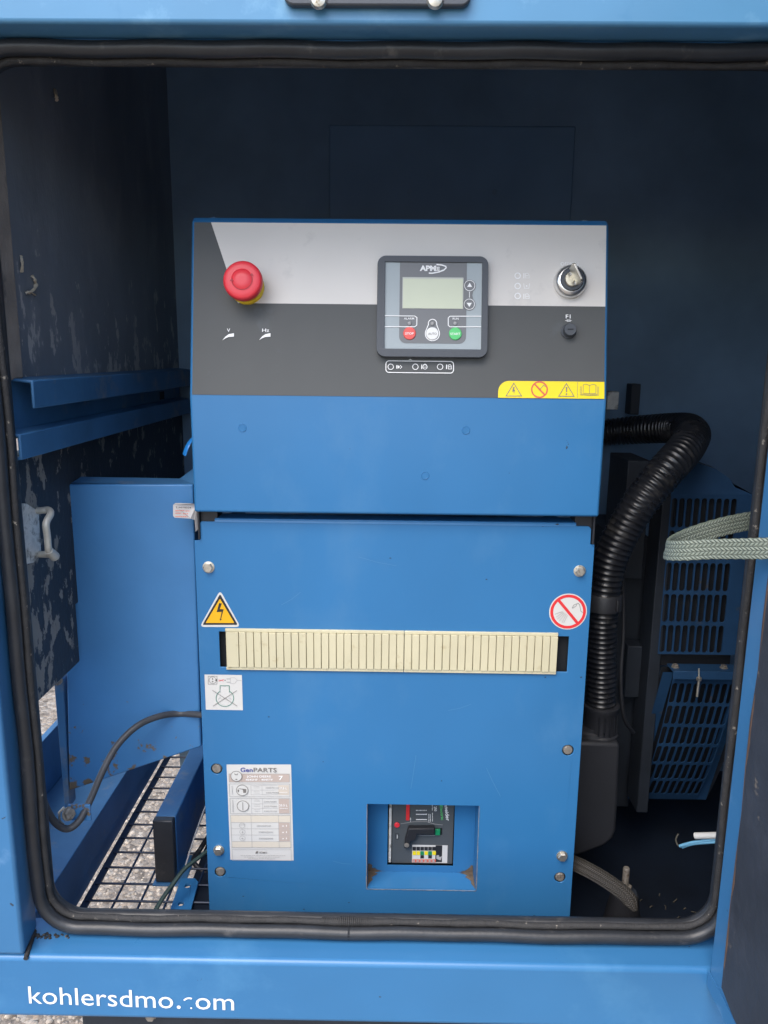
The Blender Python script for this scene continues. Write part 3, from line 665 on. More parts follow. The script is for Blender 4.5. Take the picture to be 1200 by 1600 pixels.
hole1 = [(sl0[0], sl1[1]), (sl1[0]+.0015, sl1[1]), (sl1[0]+.0015, sl0[1]), (sl0[0], sl0[1])]
hole2 = [(rc[0], rc[2]), (rc[1], rc[2]), (rc[1], rc[3]), (rc[0], rc[3])]
rec_b = [(338.5, 1201.5), (887.5, 1172.5), (344, 1362.5), (875, 1371)]
holes = [hole1, hole2]
for q in rec_b:
    u, v = P0.uv(*q); holes.append([(u+.0072*cos(2*pi*k/20), v+.0072*sin(2*pi*k/20)) for k in range(20)])
to3 = lambda L: [V((u, 0, v)) for u, v in L]
b = MB(); b.prism(to3(outer), (0, .002, 0), [to3(h) for h in holes]); cp = b.build('cover_panel', M['blue'], cab, bevel=.0006, bseg=2)
# top edge folds back, sides fold back
b = MB(); n_ = 8; L = [(0.0+.0045*(1-cos(k*pi/2/n_)), ztp-.003+.0045*sin(k*pi/2/n_)) for k in range(n_+1)]
b.prism([V((nl[0]+.019, y, z)) for y, z in L]+[V((nl[0]+.019, .03, ztp+.0015)), V((nl[0]+.019, .03, ztp-.003))], (nr[0]-nl[0]-.037, 0, 0)); 
b.v = [p+V((0, -.0006, 0)) for p in b.v]; b.build('folded_edge', M['blue'], cp, smooth=40)
for xa, xb in ((X0c+.0008, X0c+.0026), (X1c-.0026, X1c-.0008)): MB().box(xa, xb, .0022, .30, zbt, -.224).build('cabinet_side', M['blue'], cab)
b = MB(); b.box(sl0[0]-.02, sl1[0]+.02, .010, .013, sl1[1]-.02, sl0[1]+.02); b.build('inner_plate', M['hole'], cab)
# recess
PR = Plane((0, .035, 0), (1, 0, 0), (0, 0, 1))
w0, w1 = PR.uv(605, 1352), PR.uv(708, 1352)
bo = [(rc[0]-.001, rc[2]-.001), (rc[1]+.001, rc[2]-.001), (rc[1]+.001, rc[3]+.03), (rc[0]-.001, rc[3]+.03)]
hb = [(w0[0], w0[1]), (w1[0], w0[1]), (w1[0], rc[3]+.02), (w0[0], rc[3]+.02)]
b = MB(); b.prism([V((u, .035, v)) for u, v in bo], (0, .0015, 0), [[V((u, .035, v)) for u, v in hb]])
b.box(rc[0]-.0015, rc[0], .0021, .0349, rc[2], rc[3]+.03); b.box(rc[1], rc[1]+.0015, .0021, .0349, rc[2], rc[3]+.03); b.box(rc[0]-.001, rc[1]+.001, .0021, .0349, rc[2]-.0015, rc[2])
b.box(rc[0]-.001, rc[1]+.001, .0021, .0349, rc[3], rc[3]+.0015)
rcs = b.build('recess_tray', M['blue'], cab)
for sx, xc in ((1, rc[0]), (-1, rc[1])):          # dirt packed in the lower corners and along the cut edges
    b = MB(); n_ = 9; f_ = []
    prof1 = [(.0004+.021*(1-k/n_)**1.0*(1+.25*sin(k*2.7+sx)), .0006+.013*(k/n_)**2.2*(1+.2*sin(k*1.9))) for k in range(n_+1)]
    b.add([(xc+sx*.0003, .0346, rc[2]+.0003)]+[(xc+sx*u_, .0346, rc[2]+v_) for u_, v_ in prof1], [tuple(range(n_+2))])
    prof2 = [(.0004+.016*(1-k/n_)*(1+.3*sin(k*2.1+sx)), .0346-.033*(k/n_)**1.6) for k in range(n_+1)]
    b.add([(xc+sx*.0003, .0346, rc[2]+.0004)]+[(xc+sx*u_, v_, rc[2]+.0004) for u_, v_ in prof2], [tuple(range(n_+2))])
    b.build('packed_dirt', M['packed'], rcs)
b = MB(); z__ = rc[2]
for k in range(40):
    x0 = rc[0]+(rc[1]-rc[0])*k/40; w_ = (rc[1]-rc[0])/40
    b.add([(x0, -.0003, z__-.0006-.0005*random.random()), (x0+w_, -.0003, z__-.0006-.0005*random.random()), (x0+w_, -.0003, z__+.0001), (x0, -.0003, z__+.0001)], [(0, 1, 2, 3)])
for xe in (rc[0], rc[1]):
    for k in range(26):
        z0 = rc[2]+(rc[3]-rc[2])*k/26; w_ = (rc[3]-rc[2])/26; a_, c_ = (.0006+.0008*random.random()*(1-k/30), .0002) ; sx = -1 if xe == rc[0] else 1
        b.add([(xe, -.0003, z0), (xe+sx*a_, -.0003, z0), (xe+sx*a_, -.0003, z0+w_), (xe, -.0003, z0+w_)], [(0, 1, 2, 3)] if sx > 0 else [(3, 2, 1, 0)])
tag(b.build('worn_edge', M['worn'], cp), kind='stuff')
# blanking strip
bs = MB(); TS = Plane((0, -.0035, 0), (1, 0, 0), (0, 0, 1))
s0, s1 = TS.uv(351.5, 983), TS.uv(869, 1054); vT = TS.uv(610, 986.5)[1]; vB = TS.uv(610, 1050.5)[1]; uA, uB = s0[0], s1[0]
fr = 1/(1135-22)*(uB-uA); gx = lambda x: uA+(x-22)*fr
segs = [(22, 67)] + [(67+k*25.227, 67+(k+1)*25.227) for k in range(22)] + [(622+k*25.65, 622+(k+1)*25.65) for k in range(20)]
b = MB(); b.box(gx(22), gx(622)-.00025, -.0006, .006, vB, vT); b.box(gx(22), gx(622)-.00025, -.0030, -.0005, vB, vB+.0036); b.box(gx(22), gx(622)-.00025, -.0030, -.0005, vT-.0036, vT); strip = b.build('blanking_strip', M['cream'], cab, bevel=.0005)
b = MB(); b.box(gx(622)+.00025, gx(1135), -.0006, .006, vB, vT); b.box(gx(622)+.00025, gx(1135), -.0030, -.0005, vB, vB+.0036); b.box(gx(622)+.00025, gx(1135), -.0030, -.0005, vT-.0036, vT); strip2 = b.build('blanking_strip', M['cream'], cab, bevel=.0005)
proto = None
for k, (a_, c_) in enumerate(segs):
    par = strip if c_ <= 623 else strip2; x0, x1 = gx(a_)+.00045, gx(c_)-.00045
    if k == 0: MB().box(x0+.001, x1, -.0043, -.0004, vB+.0038, vT-.0038).build('blank_segment', M['cream'], par, bevel=.00035); continue
    if proto is None or (par is strip2 and proto.parent is strip):
        proto = MB().box(x0, x1, -.0043, -.0004, vB+.0038, vT-.0038).build('blank_segment', M['cream'], par, bevel=.00035); px0 = x0
    else:
        d = dup(proto, (x0-px0, 0, random.uniform(-.0001, .0001))); d.location.y += random.uniform(-.00025, .00025)
# bolts
for q in ((326, 886), (905.5, 892), (342, 1328), (878, 1337)):
    hex_bolt(P0.hit(*q), (0, -1, 0), .0058, cab, 'zinc')
for q in rec_b:
    c = P0.hit(*q); b = MB(); b.lathe((c.x, .010, c.z), (0, -1, 0), [(.010, 0), (.010, .002), (.0066, .0022), (.0062, .0085), (.0050, .0105), (.0015, .0108)], 20); b.build('recessed_bolt', M['zinc_dull'], cab, smooth=40)
# electric hazard triangle
def rtri(cx, yt, yb, hw, r):
    a_ = V((*P0.uv(cx, yt), 0)); b1 = V((*P0.uv(cx+hw, yb), 0)); c_ = V((*P0.uv(cx-hw, yb), 0)); L = []
    for p, q, s_ in ((a_, c_, b1), (b1, a_, c_), (c_, b1, a_)):
        d1 = (q-p).normalized(); d2 = (s_-p).normalized()
        for k in range(5): t_ = k/4; L.append((p+d1*r*(1-t_)**2+d2*r*t_**2))
    return [(p.x, p.y) for p in L]
def tri_d(L, h, nm, m_, par): b = MB(); b.keep = True; b.add([P0.P(*p, h*LAY) for p in L], [tuple(range(len(L)))]); return b.build(nm, M[m_], par)
hz = tri_d(rtri(344, 922, 979.5, 32, .006), 1, 'hazard_sticker', 'sticker', cab)
tri_d(rtri(344, 928, 976, 27.5, .002), 2, 'sticker_border', 'ink', hz); tri_d(rtri(344, 935, 973, 22.5, .0012), 3, 'sticker_field', 'orange', hz)
z4 = lambda x, y: (300+x*.26667, 910+y*.26667)
b = MB(); b.poly(P0, [z4(160, 120), z4(176, 121), z4(163, 155), z4(186, 156), z4(171, 212), z4(175, 216), z4(166, 222), z4(163, 210), z4(167, 211), z4(175, 170), z4(146, 172)], 4); b.decal('sticker_bolt', M['ink'], hz)
# no spraying sticker
c_ = (887.5, 955.5); b = MB(); b.disc(P0, c_, .0225, 1, 40); ns = b.decal('prohibition_sticker', M['sticker'], cab)
b = MB(); b.disc(P0, c_, .0212, 2, 40, rin=.0178); b.line(P0, [(873, 938), (902, 973)], .0034, 2.5); b.decal('prohibition_ring', M['red_ink'], ns)
z5 = lambda x, y: (800+x*.13333, 910+y*.13333)
b = MB()
for p, q in (((590, 340), (500, 372)), ((600, 345), (520, 405)), ((610, 355), (530, 430)), ((622, 362), (555, 450)), ((635, 370), (585, 468)), ((648, 385), (605, 470))): b.line(P0, [z5(*p), z5(*q)], .0004, 2)
b.line(P0, [z5(705, 295), z5(725, 260), z5(755, 250), z5(750, 275), z5(712, 300)], .0005, 2, True); b.line(P0, [z5(755, 252), z5(775, 243), z5(790, 260), z5(805, 335), z5(830, 352)], .0006, 2)
b.decal('spray_symbol', M['ink_soft'], ns)
# socket and engine sticker
z6 = lambda x, y: (300+x/12, 1040+y/12)
b = MB(); b.rect(P0, *z6(235, 165), *z6(955, 835), 1); sk = b.decal('engine_off_sticker', M['sticker'], cab)
b = MB(); b.line(P0, [z6(305, 195), z6(470, 195), z6(470, 345), z6(305, 345)], .0005, 2, True); b.disc(P0, z6(388, 270), .0046, 2, rin=.0041); b.disc(P0, z6(388, 245), .0009, 2); b.disc(P0, z6(388, 296), .0009, 2)
b.poly(P0, [z6(430, 270), z6(480, 235), z6(465, 270), z6(485, 300)], 2); b.disc(P0, z6(622, 272), .0008, 2); b.line(P0, [z6(385, 455), z6(850, 752)], .0006, 4); b.line(P0, [z6(845, 460), z6(400, 750)], .0006, 4)
b.decal('sticker_lines', M['ink_soft'], sk)
b = MB(); b.line(P0, [z6(722, 225), z6(800, 222), z6(850, 270), z6(800, 335), z6(722, 330)], .0004, 2, True); b.line(P0, [z6(850, 272), z6(945, 276)], .0005, 2); b.rect(P0, *z6(650, 238), *z6(722, 255), 2); b.rect(P0, *z6(650, 300), *z6(722, 316), 2)
b.line(P0, [z6(495, 630), z6(525, 595), z6(550, 620)], .0004, 2); b.line(P0, [z6(690, 610), z6(715, 600), z6(740, 635)], .0004, 2); b.decal('plug_symbol', M['grey_print'], sk)
b = MB(); b.line(P0, [z6(500, 262), z6(600, 285)], .0005, 2); b.line(P0, [z6(500, 290), z6(600, 255)], .0005, 2); b.decal('red_cross', M['red_ink'], sk)
b = MB(); L = [z6(525, 490), z6(530, 370), z6(700, 372), z6(705, 490)] + [z6(618+165*cos(a_), 605-155*sin(a_)) for a_ in [pi*.30-k*(pi*1.6)/26 for k in range(27)]]
b.line(P0, L, .0008, 3, True); b.decal('engine_symbol', M['green_ink'], sk)
# parts list sticker
z8 = lambda x, y: (340+x/9.2308, 1190+y/9.2308)
SK = (-.0245, )           # the sticker leans slightly
b = MB(); b.poly(P0, [z8(185, 1413), z8(1098, 1424), z8(1060, 40), z8(130, 40)], 1); pt = b.decal('parts_sticker', M['sticker'], cab)
# rows are given on the enlarged sticker; x runs 0..1 between its two printed margins at each height
def gx8(f, y): l = 163+(y-165)*(210-163)/(1235-165); r = 1038+(y-165)*(1060-1038)/(1235-165); return z8(l+f*(r-l), y+f*2)
def cell(b, f0, y0, f1, y1, h): b.poly(P0, [gx8(f0, y1), gx8(f1, y1), gx8(f1, y0), gx8(f0, y0)], h)
def frame(b, f0, y0, f1, y1, wd, h): b.line(P0, [gx8(f0, y1), gx8(f1, y1), gx8(f1, y0), gx8(f0, y0)], wd, h, True)
b = MB(); cell(b, 0, 170, 1, 290, 2); cell(b, .81, 530, .985, 740, 2)
for y in (875, 965, 1055): cell(b, .80, y, .985, y+88, 2.5)
b.decal('rosy_cells', M['pink'], pt)
b = MB(); cell(b, .81, 335, .985, 475, 2); b.decal('beige_cells', M['beige'], pt)
b = MB(); cell(b, 0, 770, 1, 870, 2); cell(b, 0, 1148, 1, 1232, 2); b.decal('sand_cells', M['sand'], pt)
b = MB()
frame(b, 0, 172, 1, 290, .0005, 3); frame(b, 0, 316, 1, 500, .0006, 3); frame(b, 0, 526, 1, 745, .0006, 3); frame(b, 0, 768, 1, 1236, .0006, 3); frame(b, 0, 1262, 1, 1420, .0004, 3)
for y in (870, 962, 1052, 1145): b.line(P0, [gx8(0, y), gx8(1, y)], .0004, 3)
for f in (.34, .80): b.line(P0, [gx8(f, 768), gx8(f, 1236)], .0004, 3)
for y in (338, 404, 472): b.line(P0, [gx8(.355, y), gx8(.80, y)], .0003, 3)
for y in (602, 670): b.line(P0, [gx8(.355, y), gx8(.80, y)], .0003, 3)
for f, y0, y1 in ((.355, 338, 472), (.54, 338, 472), (.355, 530, 742), (.54, 530, 742)): b.line(P0, [gx8(f, y0), gx8(f, y1)], .0003, 3)
for f, y, s_ in ((.60, 380, '330570110'), (.60, 450, '330570085'), (.56, 580, '330570085'), (.56, 648, '330570086'), (.56, 718, '330570106'), (.43, 930, '330560047/330'), (.46, 1020, '330560000'), (.46, 1112, '330560008')):
    b.text(P0, s_, gx8(f, y), gx8(f+(.22 if y < 800 else .24), y), 2.6, 4)
for cx, cy in ((355, 915), (360, 1008), (360, 1098)): b.disc(P0, z8(cx, cy), .0037, 4, rin=.0033)
b.line(P0, [z8(310, 905), z8(400, 905)], .0004, 4); b.poly(P0, [z8(350, 1025), z8(372, 1025), z8(361, 985)], 4); b.poly(P0, [z8(340, 1095), z8(362, 1090), z8(380, 1112), z8(360, 1112)], 4)
for y, f0, f1 in ((1345, .14, .90), (1368, .20, .80), (1390, .27, .72)):
    f = f0
    while f < f1: w_ = random.uniform(.015, .05); b.line(P0, [gx8(f, y), gx8(min(f+w_, f1), y)], .0005, 4); f += w_+.012
for f, y0, y1 in ((.045, 345, 470), (.045, 545, 725)):
    y = y0
    while y < y1: b.line(P0, [gx8(f, y), gx8(f, y+12)], .0012, 4); y += 18
for y in (352, 372, 420, 445, 545, 565, 615, 640, 685, 708): b.line(P0, [gx8(.40, y), gx8(.50, y)], .0003, 4)
b.decal('table_lines', M['grey_print'], pt)
b = MB(); b.disc(P0, z8(274, 200), .0071, 5); b.disc(P0, z8(358, 405), .0075, 4); b.disc(P0, z8(368, 632), .0075, 4); b.decal('icon_discs', M['sticker'], pt)
b = MB(); b.disc(P0, z8(274, 200), .0073, 6, rin=.0066); b.disc(P0, z8(358, 405), .0077, 5, rin=.0070); b.disc(P0, z8(368, 632), .0077, 5, rin=.0070)
b.poly(P0, [z8(300, 375), z8(395, 385), z8(418, 388), z8(412, 440), z8(375, 442), z8(368, 395), z8(315, 383)], 5.5); b.poly(P0, [z8(300, 385), z8(315, 405), z8(308, 432), z8(292, 425), z8(291, 400)], 5.5)
b.disc(P0, z8(272, 160), .0022, 7, rin=.0012, a0=pi, a1=2*pi, seg=12); b.rect(P0, *z8(262, 236), *z8(288, 250), 7)
b.line(P0, [z8(366, 575), z8(368, 690)], .0007, 6); b.text(P0, 'SDMO', z8(606, 1316), z8(716, 1317), 2.9, 4); b.poly(P0, [z8(545, 1318), z8(560, 1285), z8(590, 1285), z8(577, 1318)], 4)
b.text(P0, 'PARTS', z8(522, 143), z8(855, 147), 7.2, 4); b.decal('sticker_print', M['ink_soft'], pt)
b = MB(); b.text(P0, 'Gen', z8(333, 142), z8(508, 143), 7.2, 4); b.decal('sticker_logo', M['navy_ink'], pt)
b = MB(); b.text(P0, 'JOHN DEERE', z8(425, 222), z8(775, 222), 3.4, 4); b.text(P0, '4045HF - 4045TF', z8(405, 268), z8(800, 268), 3.2, 4); b.text(P0, '7', z8(885, 258), z8(945, 258), 7, 4)
b.text(P0, '17.5 L', z8(888, 392), z8(1005, 393), 3.6, 4); b.text(P0, '25.5 L', z8(890, 638), z8(1010, 639), 3.6, 4); b.text(P0, 'VIDANGE', z8(890, 445), z8(1010, 446), 1.8, 4); b.text(P0, 'VIDANGE', z8(892, 675), z8(1012, 676), 1.8, 4)
for y in (930, 1022, 1112): b.text(P0, 'x 1', z8(930, y), z8(998, y), 3, 4)
b.decal('sticker_white_print', M['white'], pt)
b = MB()
for px_, py_, r_ in ((835, 1431, .0013), (871, 819, .0012), (848, 822, .0009), (852, 1058, .0008), (908, 1058, .0008), (760, 905, .0007), (420, 1120, .0007), (505, 1190, .0006), (690, 1220, .0008), (610, 872, .0006), (380, 1400, .0008), (545, 1410, .0007)):
    u, v = P0.uv(px_, py_); n_ = 7; a0_ = random.random()*6; b.add([P0.P(u+r_*(1.3+.7*random.random())*cos(a0_+2*pi*k/n_)*random.uniform(.6, 1.5), v+r_*sin(a0_+2*pi*k/n_)*random.uniform(.5, 1.1), 1.2*LAY) for k in range(n_)], [tuple(range(n_))])
tag(b.decal('paint_nicks', M['ink'], cab), kind='stuff')
b = MB()
for px_, py_, dx, dy in ((560, 870, 60, 14), (700, 1110, 36, -10), (470, 925, -30, 20), (760, 1200, 22, 44), (520, 1345, 30, 5), (650, 1180, -8, 52)):
    b.line(P0, [(px_, py_), (px_+dx*.5, py_+dy*.5+1.5), (px_+dx, py_+dy)], .00035, 1.2)
tag(b.decal('paint_scratches', M['scratch'], cab), kind='stuff')
# cable gland on the cabinet side
gp = V((X0c, .0115, PY(306, 1116, .0115).z)); b = MB(); b.lathe((X0c+.0008, gp.y, gp.z), (-1, 0, 0), [(.0115, 0), (.0115, .003), (.010, .004), (.010, .0075), (.0065, .010)], 8); b.build('cable_gland', M['plastic'], cab, smooth=30)

# ================================================================== circuit breaker inside the recess
z7 = lambda x, y: (560+x/6, 1240+y/6)
YB = .040
PK = Plane((0, YB, 0), (1, 0, 0), (0, 0, 1))
br = empty('circuit_breaker', (.03, .07, -.66), 'dark grey circuit breaker with black lever and coloured rating label, set in the square recess', 'circuit breaker')
k0 = PK.uv(*z7(310, 655)); k1 = PK.uv(*z7(885, 655)); vtop = -.535
b = MB(); b.box(k0[0], k1[0], YB, .09, k0[1], vtop); bb_ = b.build('breaker_case', M['breaker'], br, bevel=.0012)
b = MB(); b.box(k0[0]-.0042, k0[0]-.0006, YB-.001, .09, k0[1]+.002, vtop); b.build('mounting_rail', M['galv'], br, bevel=.0005)
b = MB(); b.box(k0[0]-.006, k1[0]+.006, .075, .095, k0[1]-.008, vtop); b.build('back_void', M['hole'], br)
b = MB(); b.box(k1[0]+.0004, k1[0]+.004, .05, .09, k0[1]+.001, vtop); b.build('breaker_flange', M['plastic'], br)
b = MB(); b.line(PK, [z7(395, 282), z7(520, 262), z7(640, 262), z7(715, 285), z7(790, 292)], .0005, 1); b.line(PK, [z7(555, 388), z7(700, 392), z7(780, 372)], .0004, 1)
b.decal('moulded_line', M['grey_print'], bb_)
b = MB(); b.poly(PK, [z7(545, 326), z7(785, 322), z7(785, 385), z7(545, 385)], 1); b.decal('lever_slot', M['hole'], bb_)
b = MB(); PV = Plane((0, YB-.009, 0), (1, 0, 0), (0, 0, 1))
b.prism([PV.P(*PV.uv(*z7(*q))) for q in ((436, 450), (430, 515), (480, 515), (490, 450), (535, 440), (552, 384), (715, 384), (715, 328), (470, 330))], (0, .0085, 0))
lv = b.build('trip_lever', M['plastic'], br, bevel=.001)
b = MB(); b.lathe(PV.hit(*z7(453, 483)), (0, -1, 0), [(.0032, -.001), (.0032, .0006), (.0010, .0008)], 14); b.build('lever_screw', M['zinc_dull'], lv, smooth=40)
b = MB(); c = PK.uv(*z7(718, 378)); d = PK.uv(*z7(766, 325)); b.box(c[0], d[0], YB-.0032, YB-.0005, c[1], d[1]); b.build('green_indicator', M['green'], br, bevel=.0004)
b = MB(); c = PK.uv(*z7(445, 245)); d = PK.uv(*z7(482, 100)); b.box(c[0], d[0], YB-.0016, YB-.0004, c[1], vtop); rl_ = b.build('red_label', M['red_ink'], br, bevel=.0004)
b = MB(); b.lathe(PK.hit(*z7(362, 290)), (0, -1, 0), [(.0036, 0), (.0036, .0016), (.0030, .0022), (.001, .0023)], 20); b.build('test_button', M['red'], br, smooth=35)
b = MB(); b.rrect(PK, *z7(345, 370), *z7(380, 432), .002, 1, ring=.0004); b.decal('moulded_oval', M['hole'], bb_)
t = MB()
t.text(PK, 'Schneider', z7(800, 48), z7(824, 255), 5.5, 1); t.text(PK, '250', z7(708, 120), z7(712, 165), 4, 1)
t.rect(PK, *z7(362, 385), *z7(366, 420), 1)
for y, x0, n in ((156, 540, 8), (193, 540, 11), (242, 540, 12)):
    for k in range(n): t.rect(PK, *z7(x0+k*13*(8/n), y-4), *z7(x0+k*13*(8/n)+7, y+4), 1)
for x, y0, y1 in ((658, 190, 262), (672, 195, 262), (692, 180, 262), (487, 225, 258), (690, 105, 150)):
    y = y0
    while y < y1: t.rect(PK, *z7(x, y), *z7(x+5, y+9), 1); y += 14
t.decal('breaker_print', M['white'], bb_)
t = MB(); t.text(PK, 'Electric', z7(764, 110), z7(776, 248), 4.2, 1); t.decal('green_print', M['btn_green'], bb_)
t = MB(); t.rect(PK, *z7(505, 478), *z7(832, 650), 1); rtg = t.decal('rating_label', M['sticker'], br)
t = MB()
for k in range(6): t.rect(PK, *z7(507+k*37, 496), *z7(540+k*37, 532), 2)
t.rect(PK, *z7(724, 482), *z7(782, 640), 2)
for k in (2, 4): t.rect(PK, *z7(507+k*37, 574), *z7(540+k*37, 606), 2)
t.decal('rating_black', M['ink'], rtg)
t = MB()
for k in (0, 1, 3, 5): t.rect(PK, *z7(509+k*37, 536), *z7(540+k*37, 572), 3)
t.decal('rating_yellow', M['label_yellow'], rtg)
t = MB()
for k in (2, 4): t.rect(PK, *z7(507+k*37, 536), *z7(540+k*37, 572), 3)
t.decal('rating_green', M['green'], rtg)
t = MB()
for k in range(6): t.rect(PK, *z7(507+k*37, 612), *z7(540+k*37, 640), 3)
t.decal('rating_red', M['red_soft'], rtg)
t = MB()
for k in range(6): t.rect(PK, *z7(512+k*37, 616), *z7(528+k*37, 636), 4); t.rect(PK, *z7(515+k*37, 545), *z7(533+k*37, 562), 2)
t.poly(PK, [z7(730, 575), z7(752, 570), z7(760, 590), z7(785, 580), z7(770, 620), z7(745, 612), z7(730, 605)], 4)
t.decal('rating_grey', M['grey_print'], rtg)

# ================================================================== left of the console
# sheet metal terminal box with a slanting lower edge
PD = Plane((0, .018, 0), (1, 0, 0), (0, 0, 1))
bx = empty('side_box', (-.3, .1, -.55), 'blue sheet metal box with rusty slanting bottom edge, left of the cabinet', 'metal box')
b = MB(); b.prism([PD.hit(*q) for q in ((108, 1236), (314.5, 1167), (301, 757), (97, 757))], (0, .045, 0)); b.build('box_body', M['blue_rust'], bx, bevel=.002)
zt_ = PD.hit(200, 757).z
b = MB(); b.add([(-.385, .020, zt_+.0004), (-.237, .020, zt_+.0004), (-.237, .05, zt_+.022), (-.262, .046, zt_+.0035), (-.385, .05, zt_+.0035)], [(0, 1, 3, 4), (1, 2, 3)]); b.build('top_flange', M['blue_in'], bx)
b = MB(); b.prism([Plane((0, .020, 0), (1, 0, 0), (0, 0, 1)).hit(*q) for q in ((101, 1262), (109, 1262), (99, 1062), (83, 1052))], (0, .02, 0)); b.build('side_flange', M['blue_in'], bx, bevel=.0008)
hex_bolt(PD.hit(90, 1061)+V((0, -.002, 0)), (0, -1, 0), .0060, bx, 'zinc_dull')
# grey cable from the gland down to the post
cb = [gp+V((0, -.002, 0)), PY(283, 1115, .020), PY(250, 1119, .005), PY(215, 1134, -.015), PY(183, 1165, -.035), PY(160, 1206, -.055), PY(141, 1250, -.07), PY(124, 1282, -.085), PY(106, 1295, -.093), PY(88, 1287, -.100), PY(74, 1266, -.108), PY(65, 1243, -.116), PY(56, 1215, -.12)]
b = MB(); b.tube(smooth_path(cb, 8), .0040, 14); cable = b.build('power_cable', M['cable'], None, smooth=60); tag(cable, 'grey black cable looping from the cabinet gland down to the left post', 'cable')
cl = empty('cable_clamp', PY(100, 1278, -.085), 'small metal clamp and bolt holding the looping cable at bottom left', 'clamp')
c = PY(99, 1276, -.087); b = MB(); b.tube([c+V((.0005, 0, -.012)), c+V((-.004, -.002, -.004)), c+V((-.003, -.003, .007)), c+V((.002, 0, .012))], .0014, 8); b.build('clip', M['zinc'], cl, smooth=60)
hex_bolt(c+V((.004, .004, .001)), (.8, -.5, .3), .0065, cl, 'zinc_dull')
MB().box(c.x+.002, c.x+.028, c.y+.008, c.y+.011, c.z-.010, c.z+.010).build('clamp_plate', M['blue_rust'], cl, bevel=.0006)
# flat tube with black end lying along the floor
fb = empty('support_bar', (-.30, .15, ZM), 'blue flat bar on edge with a square black rubber end, on the mesh floor', 'support bar')
xa, ya, za = -.3225, .068, -.6220
b = MB(); b.box(xa, xa+.028, ya, .50, ZM+.004, za); b.build('bar_body', M['blue_in'], fb, bevel=.0015)
b = MB(); b.box(xa-.0006, xa+.0275, ya-.012, ya-.0004, ZM+.0035, za+.0004); b.build('rubber_end', M['rubber'], fb, bevel=.002)
b = MB(); b.box(xa-.004, xa+.04, ya-.016, ya+.05, ZM+.0005, ZM+.003); b.build('foot_plate', M['blue_in'], fb, bevel=.0006)
# drilled angle
PAz = ZM+.006
L = [PZ(*q, PAz) for q in ((259, 1440), (293, 1440), (310, 1378), (304.5, 1372), (283, 1372))]
hs = []
for q in ((293, 1384), (283, 1412)):
    c = PZ(*q, PAz); hs.append([c+V((.0042*cos(2*pi*k/16), .0042*sin(2*pi*k/16), 0)) for k in range(16)])
b = MB(); b.prism(L, (0, 0, -.004), hs); da = b.build('drilled_bracket', M['blue'], None, bevel=.0005); tag(da, 'small blue bracket with two drilled holes, lying beside the cabinet bottom left', 'bracket')
# dark green cable and thin lead in the gap beside the cabinet
b = MB(); b.tube(smooth_path([PY(326, 1328, .05), PY(308, 1342, .035), PY(288, 1358, .02), PY(268, 1384, .0), PY(250, 1410, -.02), PY(236, 1436, -.04), PY(226, 1460, -.06)], 8), .0046, 12, flat=.6)
tag(b.build('green_cable', M['green_cable'], None, smooth=60), 'dark green cable hanging past the black rubber end at bottom left', 'cable')
b = MB(); b.tube(smooth_path([PY(330, 1240, .10), PY(318, 1268, .10), PY(303, 1310, .09), PY(290, 1352, .07)], 8), .0012, 8)
tag(b.build('thin_lead', M['grey_print'], None, smooth=60), 'thin grey lead between the flat bar and the cabinet', 'wire')
b = MB(); b.tube(smooth_path([PY(330, 1300, .12), PY(314, 1325, .12), PY(302, 1345, .10), PY(318, 1362, .09), PY(330, 1366, .09)], 8), .0035, 8)
tag(b.build('black_lead', M['plastic'], None, smooth=60), 'black lead bunched in the gap behind the green cable', 'wire')
# bright blue tie tail
c = [PY(303, 684, .04), PY(297, 690, .035), PY(292, 699, .03), PY(288, 711, .03)]
b = MB(); sp_ = smooth_path(c, 6); b.tube(sp_, [.0036]*len(sp_), 8, flat=.35, upv=(1, 0, .4)); tag(b.build('nylon_tie', M['tie'], None, smooth=60), 'bright blue nylon tie tail sticking out behind the left of the console', 'cable tie')
# paper tag
PT = Plane((0, -.006, 0), (1, 0, 0), (0, 0, 1))
tg = empty('paper_tag', PT.hit(286, 812), 'small grey printed paper tag curling out beside the console corner', 'tag')
ou = [(274, 786), (299, 787.5), (304.5, 790.5), (306, 830), (303, 833), (302, 814), (297, 810.5), (273, 809), (270.5, 806), (270.5, 789)]
b = MB(); L = [PT.hit(*q) for q in ou]
for p, q in zip(L, ou): p.y += .010*max(0, (q[0]-296)/10)
b.prism(L[::-1] if False else L, (0, .0006, 0)); b.build('tag_sheet', M['paper'], tg)
PT2 = Plane((0, -.0072, 0), (1, 0, 0), (0, 0, 1)); t = MB(); t.text(PT2, '316078504', (274.5, 793.8), (298.5, 794.6), 2.6, 0); t.decal('tag_number', M['ink'], tg)
t = MB()
for y, x0, x1 in ((798, 274, 288), (802, 274, 283), (798.6, 290, 297), (803, 286, 294), (807.3, 274, 293)):
    x = x0
    while x < x1: t.rect(PT2, x, y-.7, min(x+2.2, x1), y+.5, 0); x += 3
t.decal('tag_print', M['red_soft'], tg)

